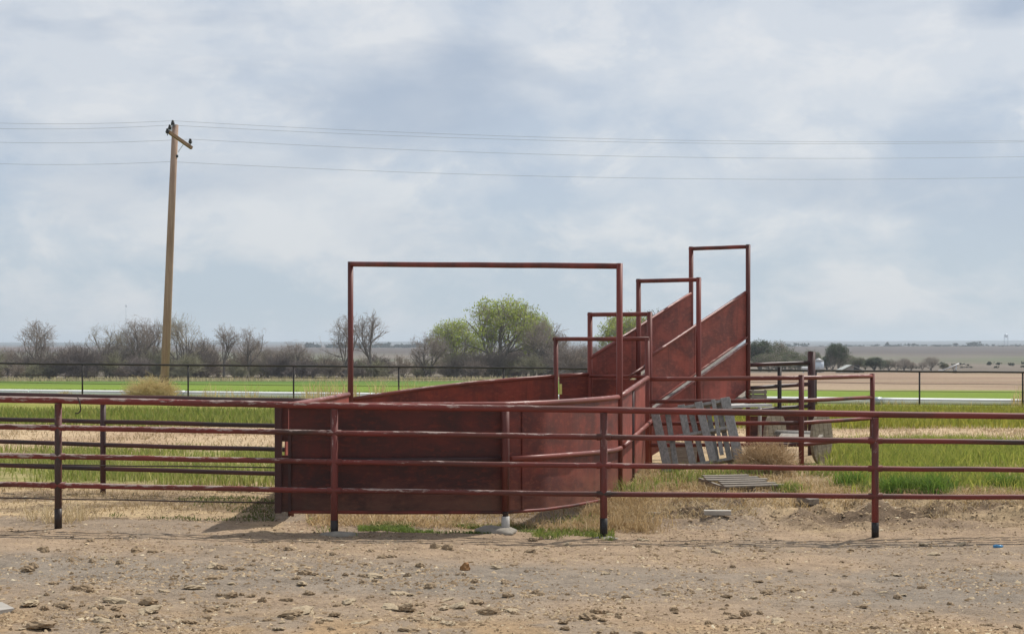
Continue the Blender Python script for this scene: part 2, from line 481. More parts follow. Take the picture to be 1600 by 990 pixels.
def cover(x, y):
    """Natural colour of the soil, straw, crop or range at a place."""
    u = x / np.maximum(y, 1.) * FPX + 800          # bearing, in pixels of the photograph's width
    n1 = fbm(x * .8, y * .8, 31, 4); n2 = fbm(x * .25, y * .25, 32, 4); n3 = fbm(x * 2.5, y * 2.5, 33, 3)
    def c(*v): return np.array(v)[None, :]
    def mixc(A, B, t): return A + (B - A) * t[:, None]
    col = np.repeat(c(.318, .234, .160), len(x), 0)
    col = mixc(col, c(.265, .207, .152), smooth(.42, .62, n1))
    col = mixc(col, c(.225, .192, .156), smooth(13.2, 14.2, y) * (1 - smooth(15.2, 16.6, y)) * smooth(.3, .55, n2) * .8)
    col = mixc(col, c(.35, .235, .13), (1 - smooth(12.2, 13.2, y)) * smooth(.35, .6, n3) * .7)
    # straw-strewn ground from the bank to the pens
    edge = 20.4 + (n1 - .5) * 4.0 - .9 * (u < 440) * (u > -900)
    t = smooth(-.9, .9, y - edge)
    straw = mixc(np.repeat(c(.43, .32, .19), len(x), 0), np.repeat(c(.31, .225, .145), len(x), 0), smooth(.4, .65, n1))
    col = mixc(col, straw, t)
    bank = np.exp(-((y - 20.2) / .65) ** 2) * smooth(850, 960, u) * smooth(.3, .55, fbm(x * 1.7, y * 1.7, 39, 3))
    col = mixc(col, c(.13, .092, .062), np.clip(bank, 0, 1) * .9)
    dung = smooth(.48, .62, fbm(x * 1.1, y * 1.6, 41, 4)) * smooth(18.6, 19.4, y) * (1 - smooth(22, 23.5, y)) * (u < 480)
    col = mixc(col, c(.165, .12, .08), dung * .8)
    # weedy green band
    green = mixc(np.repeat(c(.19, .205, .055), len(x), 0), np.repeat(c(.30, .265, .115), len(x), 0), smooth(.35, .65, n3))
    gb = smooth(23.2, 25.2, y + (n1 - .5) * 2) * (1 - smooth(31.5, 34.5, y + (n1 - .5) * 4))
    gb = gb * np.where(u < 640, smooth(.22, .42, n2) * .85, smooth(1230, 1400, u))
    col = mixc(col, green, gb)
    # pale trodden straw beyond it
    tan = mixc(np.repeat(c(.46, .345, .22), len(x), 0), np.repeat(c(.38, .27, .175), len(x), 0), smooth(.4, .6, n2))
    tb = smooth(31.5, 35, y + (n1 - .5) * 4)
    col = mixc(col, tan, tb)
    g2 = smooth(44, 47, y + (n2 - .5) * 5)
    col = mixc(col, mixc(np.repeat(c(.19, .21, .045), len(x), 0), np.repeat(c(.25, .235, .07), len(x), 0), smooth(.35, .65, n1)), g2)
    # crop field behind the irrigation pipe, ploughed and stubble land after it
    cr = smooth(76, 79, y)
    n4 = fbm(x * .03, y * .03, 36, 4)
    crop = mixc(np.repeat(c(.155, .215, .035), len(x), 0), np.repeat(c(.085, .145, .035), len(x), 0), smooth(150, 215, y + (n4 - .5) * 40))
    col = mixc(col, crop, cr)
    pale = smooth(225, 240, y + (n4 - .5) * 40) * (u < 1000)
    col = mixc(col, c(.30, .25, .15), pale * .8)
    lit = smooth(262, 275, y + (n4 - .5) * 14) * (1 - smooth(340, 380, y)) * (u < 1060)
    col = mixc(col, c(.125, .105, .08), lit)
    rb = smooth(138, 158, y + (n4 - .5) * 40) * smooth(930, 1060, u)
    brown = mixc(np.repeat(c(.25, .175, .125), len(x), 0), np.repeat(c(.30, .225, .155), len(x), 0), smooth(.35, .65, n4))
    col = mixc(col, brown, rb)
    fl = smooth(330, 400, y)
    n5 = fbm(x * .006, y * .0022, 37, 5)
    rng_ = mixc(np.repeat(c(.115, .122, .075), len(x), 0), np.repeat(c(.165, .14, .115), len(x), 0), smooth(.35, .65, n5))
    col = mixc(col, rng_, fl)
    far = smooth(1100, 1500, y + (n5 - .5) * 500)
    n6 = fbm(x * .0013, y * .0006, 38, 5)
    col = mixc(col, mixc(np.repeat(c(.135, .102, .09), len(x), 0), np.repeat(c(.10, .082, .072), len(x), 0), smooth(.4, .6, n6)), far)
    vf = smooth(3400, 5200, y)
    col = mixc(col, mixc(np.repeat(c(.06, .066, .06), len(x), 0), np.repeat(c(.10, .09, .08), len(x), 0), smooth(.4, .6, n6)), vf)
    return np.clip(col, 0, 1)


def build_ground():
    ys = list(np.arange(-40, 8, 4.0)) + list(np.arange(8, 11, .25)) + list(np.arange(11, 24, .05))
    yv = 24.0; dy = .09
    while yv < 11500:
        ys.append(yv); dy *= 1.022 if yv < 90 else 1.035; yv += dy
    ys.append(11500)
    ys = np.array(ys); nx = 330
    s = np.linspace(-1, 1, nx)
    s = np.sign(s) * (np.abs(s) * .62 + .38 * np.abs(s) ** 4)
    half = np.interp(ys, [-40, 8, 24, 100, 400, 11500], [60, 12, 20, 70, 260, 7000])
    X = s[None, :] * half[:, None]; Y = np.repeat(ys[:, None], nx, 1)
    x = X.ravel(); y = Y.ravel(); z = gz(x, y)
    me = bpy.data.meshes.new('ground')
    nv = len(x); ny = len(ys)
    idx = np.arange(nv).reshape(ny, nx)
    f = np.stack([idx[:-1, :-1], idx[:-1, 1:], idx[1:, 1:], idx[1:, :-1]], -1).reshape(-1, 4)
    me.vertices.add(nv); me.vertices.foreach_set('co', np.stack([x, y, z], -1).ravel())
    me.loops.add(len(f) * 4); me.loops.foreach_set('vertex_index', f.ravel().astype(np.int32))
    me.polygons.add(len(f)); me.polygons.foreach_set('loop_start', np.arange(0, len(f) * 4, 4, dtype=np.int32))
    me.polygons.foreach_set('loop_total', np.full(len(f), 4, dtype=np.int32))
    me.update(); me.polygons.foreach_set('use_smooth', np.ones(len(f), bool))
    ca = me.color_attributes.new('tint', 'FLOAT_COLOR', 'POINT')
    cc = np.ones((nv, 4)); cc[:, :3] = cover(x, y)
    ca.data.foreach_set('color', cc.ravel())
    me.materials.append(M['ground'])
    o = bpy.data.objects.new('ground', me); C.objects.link(o)
    tag(o, kind='structure')
build_ground()


# ------------------------------------------------------------------ fast meshes of many small faces
def mesh_np(name, co, quads=None, tris=None, tint=None, mat='grass', parent=None, loc=None):
    co = np.asarray(co, float)
    if parent is not None: co = co - np.array(wloc(parent))
    elif loc is not None: co = co - np.array(loc)
    me = bpy.data.meshes.new(name)
    me.vertices.add(len(co)); me.vertices.foreach_set('co', co.ravel())
    li = []; ls = []; lt = []; s = 0
    for f, k in ((quads, 4), (tris, 3)):
        if f is None or len(f) == 0: continue
        li.append(f.ravel()); n = len(f); ls.append(s + np.arange(0, n * k, k)); lt.append(np.full(n, k)); s += n * k
    li = np.concatenate(li).astype(np.int32); ls = np.concatenate(ls).astype(np.int32); lt = np.concatenate(lt).astype(np.int32)
    me.loops.add(len(li)); me.loops.foreach_set('vertex_index', li)
    me.polygons.add(len(ls)); me.polygons.foreach_set('loop_start', ls); me.polygons.foreach_set('loop_total', lt)
    me.update()
    if tint is not None:
        ca = me.color_attributes.new('tint', 'FLOAT_COLOR', 'POINT')
        cc = np.ones((len(co), 4)); cc[:, :3] = tint; ca.data.foreach_set('color', cc.ravel())
    me.materials.append(M[mat] if isinstance(mat, str) else mat)
    o = bpy.data.objects.new(name, me); C.objects.link(o)
    if parent is not None: o.parent = parent
    elif loc is not None: o.location = loc
    return o


def prisms(segs, k=3):
    """segs: (n, 8) p0, p1, r0, r1 -> vertices and quads of k-sided tapering sticks."""
    s = np.asarray(segs, float); p0 = s[:, :3]; p1 = s[:, 3:6]; r0 = s[:, 6]; r1 = s[:, 7]
    d = p1 - p0; d /= np.maximum(np.linalg.norm(d, axis=1), 1e-9)[:, None]
    up = np.where(np.abs(d[:, 2:3]) < .9, np.array([[0, 0, 1.]]), np.array([[1., 0, 0]]))
    a = np.cross(d, up); a /= np.linalg.norm(a, axis=1)[:, None]; b_ = np.cross(a, d)
    vs = []
    for base, r in ((p0, r0), (p1, r1)):
        for i in range(k):
            t = 2 * math.pi * i / k
            vs.append(base + (a * math.cos(t) + b_ * math.sin(t)) * r[:, None])
    co = np.stack(vs, 1).reshape(-1, 3); n = len(s)
    o = (np.arange(n) * 2 * k)[:, None]
    q = [np.concatenate([o + i, o + (i + 1) % k, o + k + (i + 1) % k, o + k + i], 1) for i in range(k)]
    return co, np.concatenate(q, 0)


def blades(x, y, h, wdt, lean, tint, z=None, bend=.5):
    n = len(x); z = gz(x, y) if z is None else z
    az = RNG.uniform(0, 2 * math.pi, n); fa = RNG.uniform(0, 2 * math.pi, n)
    lx = np.cos(az) * lean * h; ly = np.sin(az) * lean * h
    sx = np.cos(fa) * wdt / 2; sy = np.sin(fa) * wdt / 2
    base = np.stack([x, y, z - .01], -1)
    mid = base + np.stack([lx * (1 - bend) * .5, ly * (1 - bend) * .5, h * .55], -1)
    tip = base + np.stack([lx, ly, h * np.clip(1 - lean * .3, .3, 1)], -1)
    side = np.stack([sx, sy, np.zeros(n)], -1)
    co = np.stack([base - side, base + side, mid + side * .75, mid - side * .75, tip], 1).reshape(-1, 3)
    o = (np.arange(n) * 5)[:, None]
    q = np.concatenate([o, o + 1, o + 2, o + 3], 1); t = np.concatenate([o + 3, o + 2, o + 4], 1)
    return co, q, t, np.repeat(tint, 5, 0)


def scatter(n, u0, u1, y0, y1, dens=None):
    """n ground points spread over a range of bearings and depths, kept with probability dens(x, y, u)."""
    Y = np.sqrt(RNG.uniform(y0 ** 2, y1 ** 2, n)); u = RNG.uniform(u0, u1, n); X = (u - 800) / FPX * Y
    if dens is not None:
        k = RNG.uniform(0, 1, n) < dens(X, Y, u); return X[k], Y[k], u[k]
    return X, Y, u


def tints(n, a, b_, j=.15):
    t = RNG.uniform(0, 1, n)[:, None]
    return (np.array(a)[None] * (1 - t) + np.array(b_)[None] * t) * RNG.uniform(1 - j, 1 + j, (n, 1))


def gather(parts):
    co = []; qs = []; ts = []; tn = []; o = 0
    for c_, q, t, ti in parts:
        co.append(c_); qs.append(q + o); ts.append(t + o); tn.append(ti); o += len(c_)
    return np.concatenate(co), np.concatenate(qs), np.concatenate(ts), np.concatenate(tn)


def grass_obj(name, label, cat, parts, mat):
    co, q, t, ti = gather(parts)
    o = mesh_np(name, co, q, t, ti, mat)
    return tag(o, label, cat, kind='stuff')


U = lambda n, a, b_: RNG.uniform(a, b_, n)
# pen interior / exterior test so no blade grows through the steel is not needed: blades are thin and short
# --- green weeds of the near ground
P = []
d = lambda x, y, u: smooth(.40, .56, fbm(x * .55, y * .55, 51, 3)) * smooth(1260, 1400, u + (fbm(x * .9, y * .9, 58, 3) - .5) * 160) * smooth(20.9, 22.3, y + (fbm(x * .8, y * .8, 52, 3) - .5) * 2.4) * (1 - smooth(31.5, 34, y)) * .8 + .10 * smooth(1290, 1360, u) * smooth(23, 24.5, y) * (1 - smooth(30.5, 34, y))
x, y, u = scatter(95000, 1200, 1720, 20.6, 34, d)
P.append(blades(x, y, U(len(x), .10, .34) * (.6 + .7 * fbm(x * .7, y * .7, 53, 3)), U(len(x), .010, .022), U(len(x), .1, .7), tints(len(x), (.19, .25, .04), (.40, .39, .09))))
cg = RNG.integers(0, 7, 3400); x = np.array([4.75, 4.95, 5.2, 5.35, 6.3, 4.4, 6.9])[cg] + RNG.normal(0, .11, 3400); y = np.array([21.5, 21.7, 21.4, 21.8, 22.2, 22.4, 21.6])[cg] + RNG.normal(0, .12, 3400)
P.append(blades(x, y, U(len(x), .08, .36), U(len(x), .008, .018), U(len(x), .1, .9), tints(len(x), (.09, .18, .03), (.20, .28, .05))))
x, y, u = scatter(60000, -160, 640, 23.6, 33, lambda x, y, u: smooth(.44, .58, fbm(x * .5, y * .5, 54, 3)) * .42 + .12 * smooth(25, 27, y) * (1 - smooth(30, 33, y)))
P.append(blades(x, y, U(len(x), .06, .24), U(len(x), .010, .022), U(len(x), .1, .7), tints(len(x), (.18, .235, .045), (.38, .36, .12))))
x, y, u = scatter(16000, 560, 930, 18.3, 19.2, lambda x, y, u: smooth(.44, .56, fbm(x * 2.2, y * 2.2, 57, 3)))
P.append(blades(x, y, U(len(x), .02, .07), U(len(x), .007, .014), U(len(x), .3, 1.2), tints(len(x), (.11, .19, .035), (.25, .29, .08))))
# short green at the foot of the front panel and clumps by the pen
x, y, u = scatter(15000, 480, 960, 17.9, 19.6, lambda x, y, u: np.where((u < 800) & (y < 18.35), .12, 1) * smooth(.46, .58, fbm(x * 1.5, y * 1.5, 55, 3)) * (.35 + .5 * smooth(760, 830, u)) * smooth(17.75, 18.0, y))
P.append(blades(x, y, U(len(x), .02, .085), U(len(x), .006, .014), U(len(x), .2, 1.0), tints(len(x), (.12, .19, .035), (.27, .28, .08))))
for (cu, cy, r, n, hh) in ((985, 21.6, .28, 300, .5), (1075, 23.2, .42, 420, .42), (1120, 23.9, .4, 420, .5), (1236, 21.9, .2, 600, .3), (905, 19.6, .4, 400, .16), (1030, 22.6, .4, 250, .4), (1290, 24.5, .4, 500, .4), (1160, 24.2, .35, 300, .4), (1055, 24.3, .3, 250, .45)):
    n = int(n * .6); cx = (cu - 800) / FPX * cy
    x = cx + RNG.normal(0, r * .5, n); y = cy + RNG.normal(0, r * .5, n)
    P.append(blades(x, y, U(n, .05, hh * .7), U(n, .008, .016), U(n, .1, 1.0), tints(n, (.12, .20, .035), (.36, .34, .11))))
x, y, u = scatter(5000, 120, 430, 19.3, 22, lambda x, y, u: smooth(.52, .62, fbm(x * 1.1, y * 1.1, 56, 3)))
P.append(blades(x, y, U(len(x), .02, .07), U(len(x), .008, .014), U(len(x), .2, 1.), tints(len(x), (.09, .13, .03), (.17, .18, .06))))
grass_obj('green_weeds', 'fresh green weeds growing in patches around the red pens', 'weeds', P, 'grass')

# --- dry straw of the near ground
P = []
x, y, u = scatter(8000, 900, 1720, 19.9, 21.3, lambda x, y, u: smooth(.45, .62, fbm(x * 1.6, y * 1.6, 67, 3)))
P.append(blades(x, y, U(len(x), .02, .14), U(len(x), .006, .011), U(len(x), .8, 3.0), tints(len(x), (.36, .26, .13), (.58, .46, .28))))
x, y, u = scatter(46000, 960, 1720, 20.2, 27, lambda x, y, u: (1 - smooth(24.5, 27, y)) * (.12 + .88 * smooth(.40, .58, fbm(x * 1.2, y * 1.2, 61, 3))) * (1 - .75 * smooth(1390, 1470, u) * smooth(22, 23, y)) * smooth(20.2, 21.2, y))
P.append(blades(x, y, U(len(x), .04, .20), U(len(x), .006, .012), U(len(x), .5, 2.4), tints(len(x), (.34, .23, .10), (.56, .43, .24))))
x, y, u = scatter(30000, 480, 1010, 18.8, 24, lambda x, y, u: .12 + .7 * smooth(.42, .6, fbm(x * 1.8, y * 1.8, 62, 3)))
P.append(blades(x, y, U(len(x), .02, .10) + .16 * U(len(x), 0, 1) ** 4, U(len(x), .006, .011), U(len(x), .6, 3.0), tints(len(x), (.30, .20, .09), (.66, .50, .27))))
x, y, u = scatter(15000, 790, 1060, 18.7, 22.5, lambda x, y, u: smooth(820, 915, u) * (1 - smooth(960, 1060, u)) * smooth(.38, .55, fbm(x * 1.5, y * 1.5, 63, 3)))
P.append(blades(x, y, U(len(x), .05, .15) + .24 * U(len(x), 0, 1) ** 2 * smooth(.35, .65, fbm(x * 2, y * 2, 66, 3)), U(len(x), .005, .011), U(len(x), .2, 1.3), tints(len(x), (.40, .28, .14), (.58, .44, .25))))
x, y, u = scatter(17000, -160, 470, 20.0, 24.5, lambda x, y, u: .15 + .6 * smooth(.45, .6, fbm(x * 1.2, y * 1.2, 64, 3)))
P.append(blades(x, y, U(len(x), .02, .10), U(len(x), .006, .012), U(len(x), .4, 2.0), tints(len(x), (.26, .18, .09), (.48, .37, .21))))
x, y, u = scatter(30000, -160, 1750, 32, 47, lambda x, y, u: .3 + .7 * smooth(.45, .6, fbm(x * .5, y * .5, 65, 3)))
P.append(blades(x, y, U(len(x), .03, .14), U(len(x), .012, .024), U(len(x), .3, 1.6), tints(len(x), (.33, .24, .13), (.52, .41, .26))))
for (cu, cy, n) in ((95, 18.6, 70), (60, 18.9, 50), (120, 19.0, 60)):     # pale arching straw by the left post
    cx = (cu - 800) / FPX * cy
    P.append(blades(cx + RNG.normal(0, .10, n), cy + RNG.normal(0, .10, n), U(n, .12, .34), U(n, .008, .013), U(n, .6, 1.6), tints(n, (.48, .37, .2), (.62, .5, .31))))
grass_obj('dry_straw', 'dry tan straw and dead grass lying around the pens', 'straw', P, 'straw')

# --- tall grass strip before the far fence
P = []
x, y, u = scatter(120000, -140, 1750, 45, 72, lambda x, y, u: (.3 + .7 * smooth(.38, .58, fbm(x * .4, y * .4, 71, 3))) * (1 - smooth(0, 3, y - 57 - 11 * smooth(300, 1300, u))))
gr = smooth(500, 1000, u)[:, None]
ti = tints(len(x), (.15, .21, .035), (.29, .28, .08)) * (1 - gr) + tints(len(x), (.20, .22, .03), (.34, .31, .06)) * gr
P.append(blades(x, y, U(len(x), .10, .34), U(len(x), .022, .045), U(len(x), .1, .6), ti))
x, y, u = scatter(5000, -140, 1750, 74, 80, lambda x, y, u: .05 + .95 * smooth(.5, .62, fbm(x * .25, y * .25, 72, 3)))
P.append(blades(x, y, U(len(x), .1, .45), U(len(x), .02, .04), U(len(x), .1, .5), tints(len(x), (.42, .33, .14), (.58, .48, .25))))
x, y, u = scatter(1500, 440, 680, 73.8, 75.6, lambda x, y, u: smooth(.48, .66, fbm(x * 1.3, y * .3, 73, 3)) * smooth(440, 520, u) * (1 - smooth(590, 680, u)))
P.append(blades(x, y, U(len(x), .3, 1.35), U(len(x), .018, .035), U(len(x), .05, .45), tints(len(x), (.46, .36, .16), (.62, .5, .27))))
x, y, u = scatter(260, 310, 440, 74.2, 76.0, lambda x, y, u: smooth(.45, .6, fbm(x * 1.5, y * .3, 74, 3)))
P.append(blades(x, y, U(len(x), .2, 1.0), U(len(x), .018, .03), U(len(x), .05, .4), tints(len(x), (.46, .36, .16), (.62, .5, .27))))
x, y, u = scatter(420, 1570, 1660, 74.0, 75.5, lambda x, y, u: smooth(1570, 1600, u))
P.append(blades(x, y, U(len(x), .3, 1.2), U(len(x), .02, .04), U(len(x), .05, .5), tints(len(x), (.5, .40, .18), (.62, .5, .27))))
x, y, u = scatter(26000, -140, 1100, 79, 110, lambda x, y, u: .8 + 0 * x)
P.append(blades(x, y, U(len(x), .1, .22), U(len(x), .03, .06), U(len(x), .1, .5), tints(len(x), (.14, .20, .03), (.20, .25, .05))))
x, y, u = scatter(5000, -140, 1000, 215, 245)
P.append(blades(x, y, U(len(x), .2, .8), U(len(x), .06, .14), U(len(x), .1, .5), tints(len(x), (.34, .28, .16), (.5, .42, .26))))
grass_obj('tall_grass', 'tall green and tan grass along the far pipe fence', 'grass', P, 'grass')

# ------------------------------------------------------------------ FRONT FENCE
FP = [(-7.65, 17.95, 1.47), (-4.727, 18.0, 1.42), (-1.853, 18.02, 1.362), (.966, 18.2, 1.312), (3.93, 18.7, 1.244), (6.95, 19.1, 1.19)]
r_ = root('pipe_fence', 'long low pipe fence with four peeling red rails nearest the camera', 'fence', (-1.853, 18.02, g1(-1.853, 18.02)))
for i, (x, y, zt) in enumerate(FP):
    z0 = g1(x, y) - .25
    bm = post(BM(), x, y, z0, zt - .036, .0385)
    o = obj('post', bm, 'post_front', r_)
    bm = BM(); tube(bm, [(x, y, g1(x, y) - .02), (x, y, g1(x, y) + .16 + .05 * (i % 2))], .0405, 12)
    obj('foot_wrap', bm, 'black_pipe', o)
for k, dz in enumerate((0, .285, .585, .885)):
    bm = BM(); pts = []
    for i in range(len(FP) - 1):
        a = Vector((FP[i][0], FP[i][1] - (.0 if k == 0 else .004), FP[i][2] - dz)); b2 = Vector((FP[i + 1][0], FP[i + 1][1] - (.0 if k == 0 else .004), FP[i + 1][2] - dz))
        w_ = wobble(a, b2, 6, .006); pts += w_ if i == 0 else w_[1:]
    tube(bm, pts, (.0345, .0290, .0280, .0280)[k], 12)
    for i in range(len(FP)):                                   # welded saddles
        if k:
            p = Vector((FP[i][0], FP[i][1] - .004, FP[i][2] - dz))
            tube(bm, [p - Vector((.075, 0, 0)), p + Vector((.075, 0, 0))], .036, 10)
    obj('rail', bm, 'rail_front', r_)
def lump(cx, cy, sx, sy, sz, seed, z=None, rough=.25):
    bm = BM(); bmesh.ops.create_icosphere(bm, subdivisions=3, radius=1)
    rr = random.Random(seed); ph = [rr.uniform(0, 6) for _ in range(6)]
    for v in bm.verts:
        c_ = v.co
        n_ = 1 + rough * (math.sin(c_.x * 3 + ph[0]) * math.sin(c_.y * 3.3 + ph[1]) * .6 + math.sin(c_.x * 7 + ph[2]) * math.sin(c_.z * 6 + ph[3]) * .25 + rr.uniform(-.08, .08))
        v.co = Vector((c_.x * sx * n_, c_.y * sy * n_, c_.z * sz * n_))
    bmesh.ops.translate(bm, vec=(cx, cy, (g1(cx, cy) if z is None else z)), verts=bm.verts)
    for f in bm.faces: f.smooth = True
    return bm
obj('concrete_footing', lump(-1.80, 17.96, .20, .12, .05, 3), 'concrete', r_)
obj('concrete_footing', lump(.98, 18.18, .14, .10, .02, 4), 'concrete', r_)

# hook hanging from the front top rail
hk = BM(); hx, hy = (124 - 800) / FPX * 18.0, 17.97
hp = [(hx - .01, hy, 1.455), (hx + .02, hy - .03, 1.40), (hx + .02, hy - .02, 1.37), (hx + .028, hy - .02, 1.34), (hx + .02, hy - .02, 1.305), (hx - .005, hy - .02, 1.285), (hx - .03, hy - .02, 1.288)]
tube(hk, hp, .007, 8)
tag(obj('hook', hk, 'cable', None, Vector(hp[0])), 'small curved black metal hook hanging from the top rail', 'hook')

# ------------------------------------------------------------------ LEFT FENCE (behind)
LP = [(-9.3, 23.9, 1.348), (-5.42, 22.9, 1.296), (-2.42, 22.2, 1.265)]
r_ = root('pipe_fence', 'dark four-rail pipe fence running from the left edge to the red pen', 'fence', (-5.42, 22.9, g1(-5.42, 22.9)))
for x, y, zt in LP[:2]:
    obj('post', post(BM(), x, y, g1(x, y) - .2, zt - .03, .038), 'post_dark', r_)
for k, dz in enumerate((0, .325, .63, .945)):
    pts = []
    for i in range(2):
        w_ = wobble(Vector(LP[i]) - Vector((0, .0, dz)), Vector(LP[i + 1]) - Vector((0, .0, dz)), 6, .009); pts += w_ if i == 0 else w_[1:]
    bm = BM(); tube(bm, pts, .036 if k == 0 else .030, 10)
    obj('rail', bm, 'rail_left', r_)
for z0, z1, y0 in ((.25, .24, 19.4), (.615, .60, 19.6)):
    bm = BM()
    a = Vector((-7.5, y0 + .4, z0 + .02)); b2 = Vector((-2.47, y0 - .2 if z0 < .3 else y0, z1))
    tube(bm, wobble(a, b2, 8, .008), .0085, 6); obj('cable', bm, 'cable', r_)
tube(bm := BM(), [(-7.5, 19.9, g1(-7.5, 19.9) - .1), (-7.5, 19.9, .9)], .03, 8); obj('post', bm, 'post_dark', r_)

# ------------------------------------------------------------------ CROWDING PEN
GL = Vector((-2.355, 25.2, 0)); GR = Vector((1.375, 22.1, 0))
P1L = Vector((.68, 26.8, 0)); P1R = Vector((2.02, 25.8, 0))
P2L = Vector((1.22, 27.03, 0)); P2R = Vector((2.10, 26.37, 0))
P3L = Vector((2.045, 27.93, 0)); P3R = Vector((2.945, 27.27, 0))
P4L = Vector((3.05, 29.43, 0)); P4R = Vector((3.93, 28.77, 0))

pen = root('cattle_pen', 'red sheet-steel crowding pen with curved sides and a tall pipe gantry', 'cattle pen', (-.5, 22, g1(-.5, 22)))
# front wall: flat part, then curving away to the gantry's right post
zt = 1.345
flat = [(-2.36, 18.29, .235, zt), (-1.85, 18.31, .23, zt), (-1.2, 18.36, .22, zt), (-.62, 18.44, .215, zt), (-.10, 18.54, .205, zt)]
curve = [(-.04, 18.56, .205, zt), (.35, 19.0, .19, zt), (.70, 19.75, .165, zt - .005), (1.02, 20.7, .13, zt - .015), (1.24, 21.5, .11, zt - .025), (1.355, 22.07, .10, zt - .03)]
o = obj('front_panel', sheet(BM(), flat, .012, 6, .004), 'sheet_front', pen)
bm = BM()
beam(bm, (-1.15, 18.352, .23), (-1.15, 18.352, zt - .03), .005, .03); obj('seam_strip', bm, 'sheet_front', o)
o = obj('curved_panel', sheet(BM(), curve, .012, 7, .0015), 'sheet_red', pen)
bm = BM()
beam(bm, (.12, 18.715, .21), (.12, 18.715, zt - .03), .006, .03, Vector((1, 1, 0))); obj('seam_strip', bm, 'sheet_red', o)
# end of the front wall: two upright flats, closed above and below a hand hole
bm = BM(); box(bm, (-2.47, 18.27, .79), (.075, .05, 1.14), None, .006); obj('end_post', bm, 'post_dark', pen)
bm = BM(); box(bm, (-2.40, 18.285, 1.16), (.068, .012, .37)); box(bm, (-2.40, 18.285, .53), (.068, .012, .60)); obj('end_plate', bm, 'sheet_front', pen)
bm = BM(); box(bm, (-2.352, 18.272, .66), (.03, .026, .84)); obj('end_flange', bm, 'post_dark', pen)
bm = BM(); tube(bm, [(-2.47, 18.3, zt + .01)] + [(p[0], p[1], p[3] + .01) for p in flat] + [(p[0], p[1], p[3] + .01) for p in curve], .033, 10); obj('top_rail', bm, 'rail_red', pen)
def inset(p, q, dd):  # shift towards the camera side of a wall piece
    d = Vector((q[0] - p[0], q[1] - p[1], 0)).normalized(); return Vector((d.y, -d.x, 0)) * dd
mid = []
for i, p in enumerate(flat + curve):
    A = (flat + curve); q = A[min(i + 1, len(A) - 1)]; o_ = A[max(i - 1, 0)]
    n_ = inset(o_, q, .036)
    mid.append(Vector((p[0], p[1], 0)) + n_ + Vector((0, 0, .775 - .10 * smooth(18.5, 22.1, np.array([p[1]]))[0])))
bm = BM(); tube(bm, mid[:5], .026, 10); obj('middle_rail', bm, 'rail_left', pen)
bm = BM(); tube(bm, mid[5:], .028, 10); obj('middle_rail', bm, 'rail_red', pen)
bot = [Vector((p[0], p[1] - .012, p[2] - .004)) for p in flat + curve]
bm = BM(); tube(bm, bot, .018, 8); obj('bottom_rail', bm, 'post_red', pen)
px_, py_ = -.07, 18.475
bm = post(BM(), px_, py_, .22, zt - .02, .042); pm = obj('post', bm, 'post_red', pen)
bm = BM(); tube(bm, [(px_, py_, g1(px_, py_) - .03), (px_, py_, .165)], .045, 14); obj('sleeve', bm, 'sleeve', pm)
bm = BM(); tube(bm, [(px_, py_, .16), (px_, py_, .23)], .030, 12); obj('stub', bm, 'black_pipe', pm)
obj('concrete_footing', lump(px_ - .10, py_ - .02, .24, .18, .075, 9), 'concrete', pen)
# left side wall
side = [(-2.462, 18.76, .24, 1.325), (-2.44, 20.0, .22, 1.31), (-2.40, 22.6, .20, 1.28), (-2.375, 25.1, .17, 1.26)]
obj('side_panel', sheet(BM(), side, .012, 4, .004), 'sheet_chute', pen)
bm = BM(); tube(bm, [(p[0], p[1], p[3] + .01) for p in side], .033, 10); obj('top_rail', bm, 'rail_red', pen)
for x, y in ((-2.545, 19.9), (-2.48, 22.6)):
    obj('post', post(BM(), x, y, g1(x, y) - .1, 1.25, .036), 'post_red', pen)
# back wall, bending from the gantry to the throat
bw = [(548, 625, 25.2), (640, 611, 25.9), (730, 600, 26.4), (800, 594, 26.7), (868, 589, 26.8)]
back = []
for px, py, Y in bw:
    p = at(px, py, Y); back.append((p.x, p.y, p.z - 1.17, p.z))
obj('back_panel', sheet(BM(), back, .012, 5, .004), 'sheet_red', pen)
bm = BM(); tube(bm, [(p[0], p[1], p[3] + .012) for p in back], .031, 10); obj('top_rail', bm, 'rail_red', pen)
bk2 = [(.735, 26.82, .3, 1.495), (1.0, 26.93, .31, 1.505), (1.19, 27.02, .32, 1.515)]
obj('throat_panel', sheet(BM(), bk2, .012, 4, .003), 'sheet_red', pen)
bm = BM(); tube(bm, [(p[0], p[1], p[3] + .01) for p in bk2], .030, 10); obj('top_rail', bm, 'rail_red', pen)
bm = BM(); box(bm, (.755, 26.78, 1.30), (.04, .012, .16), None, .004)
obj('ear_tag', bm, 'yellow', pen)
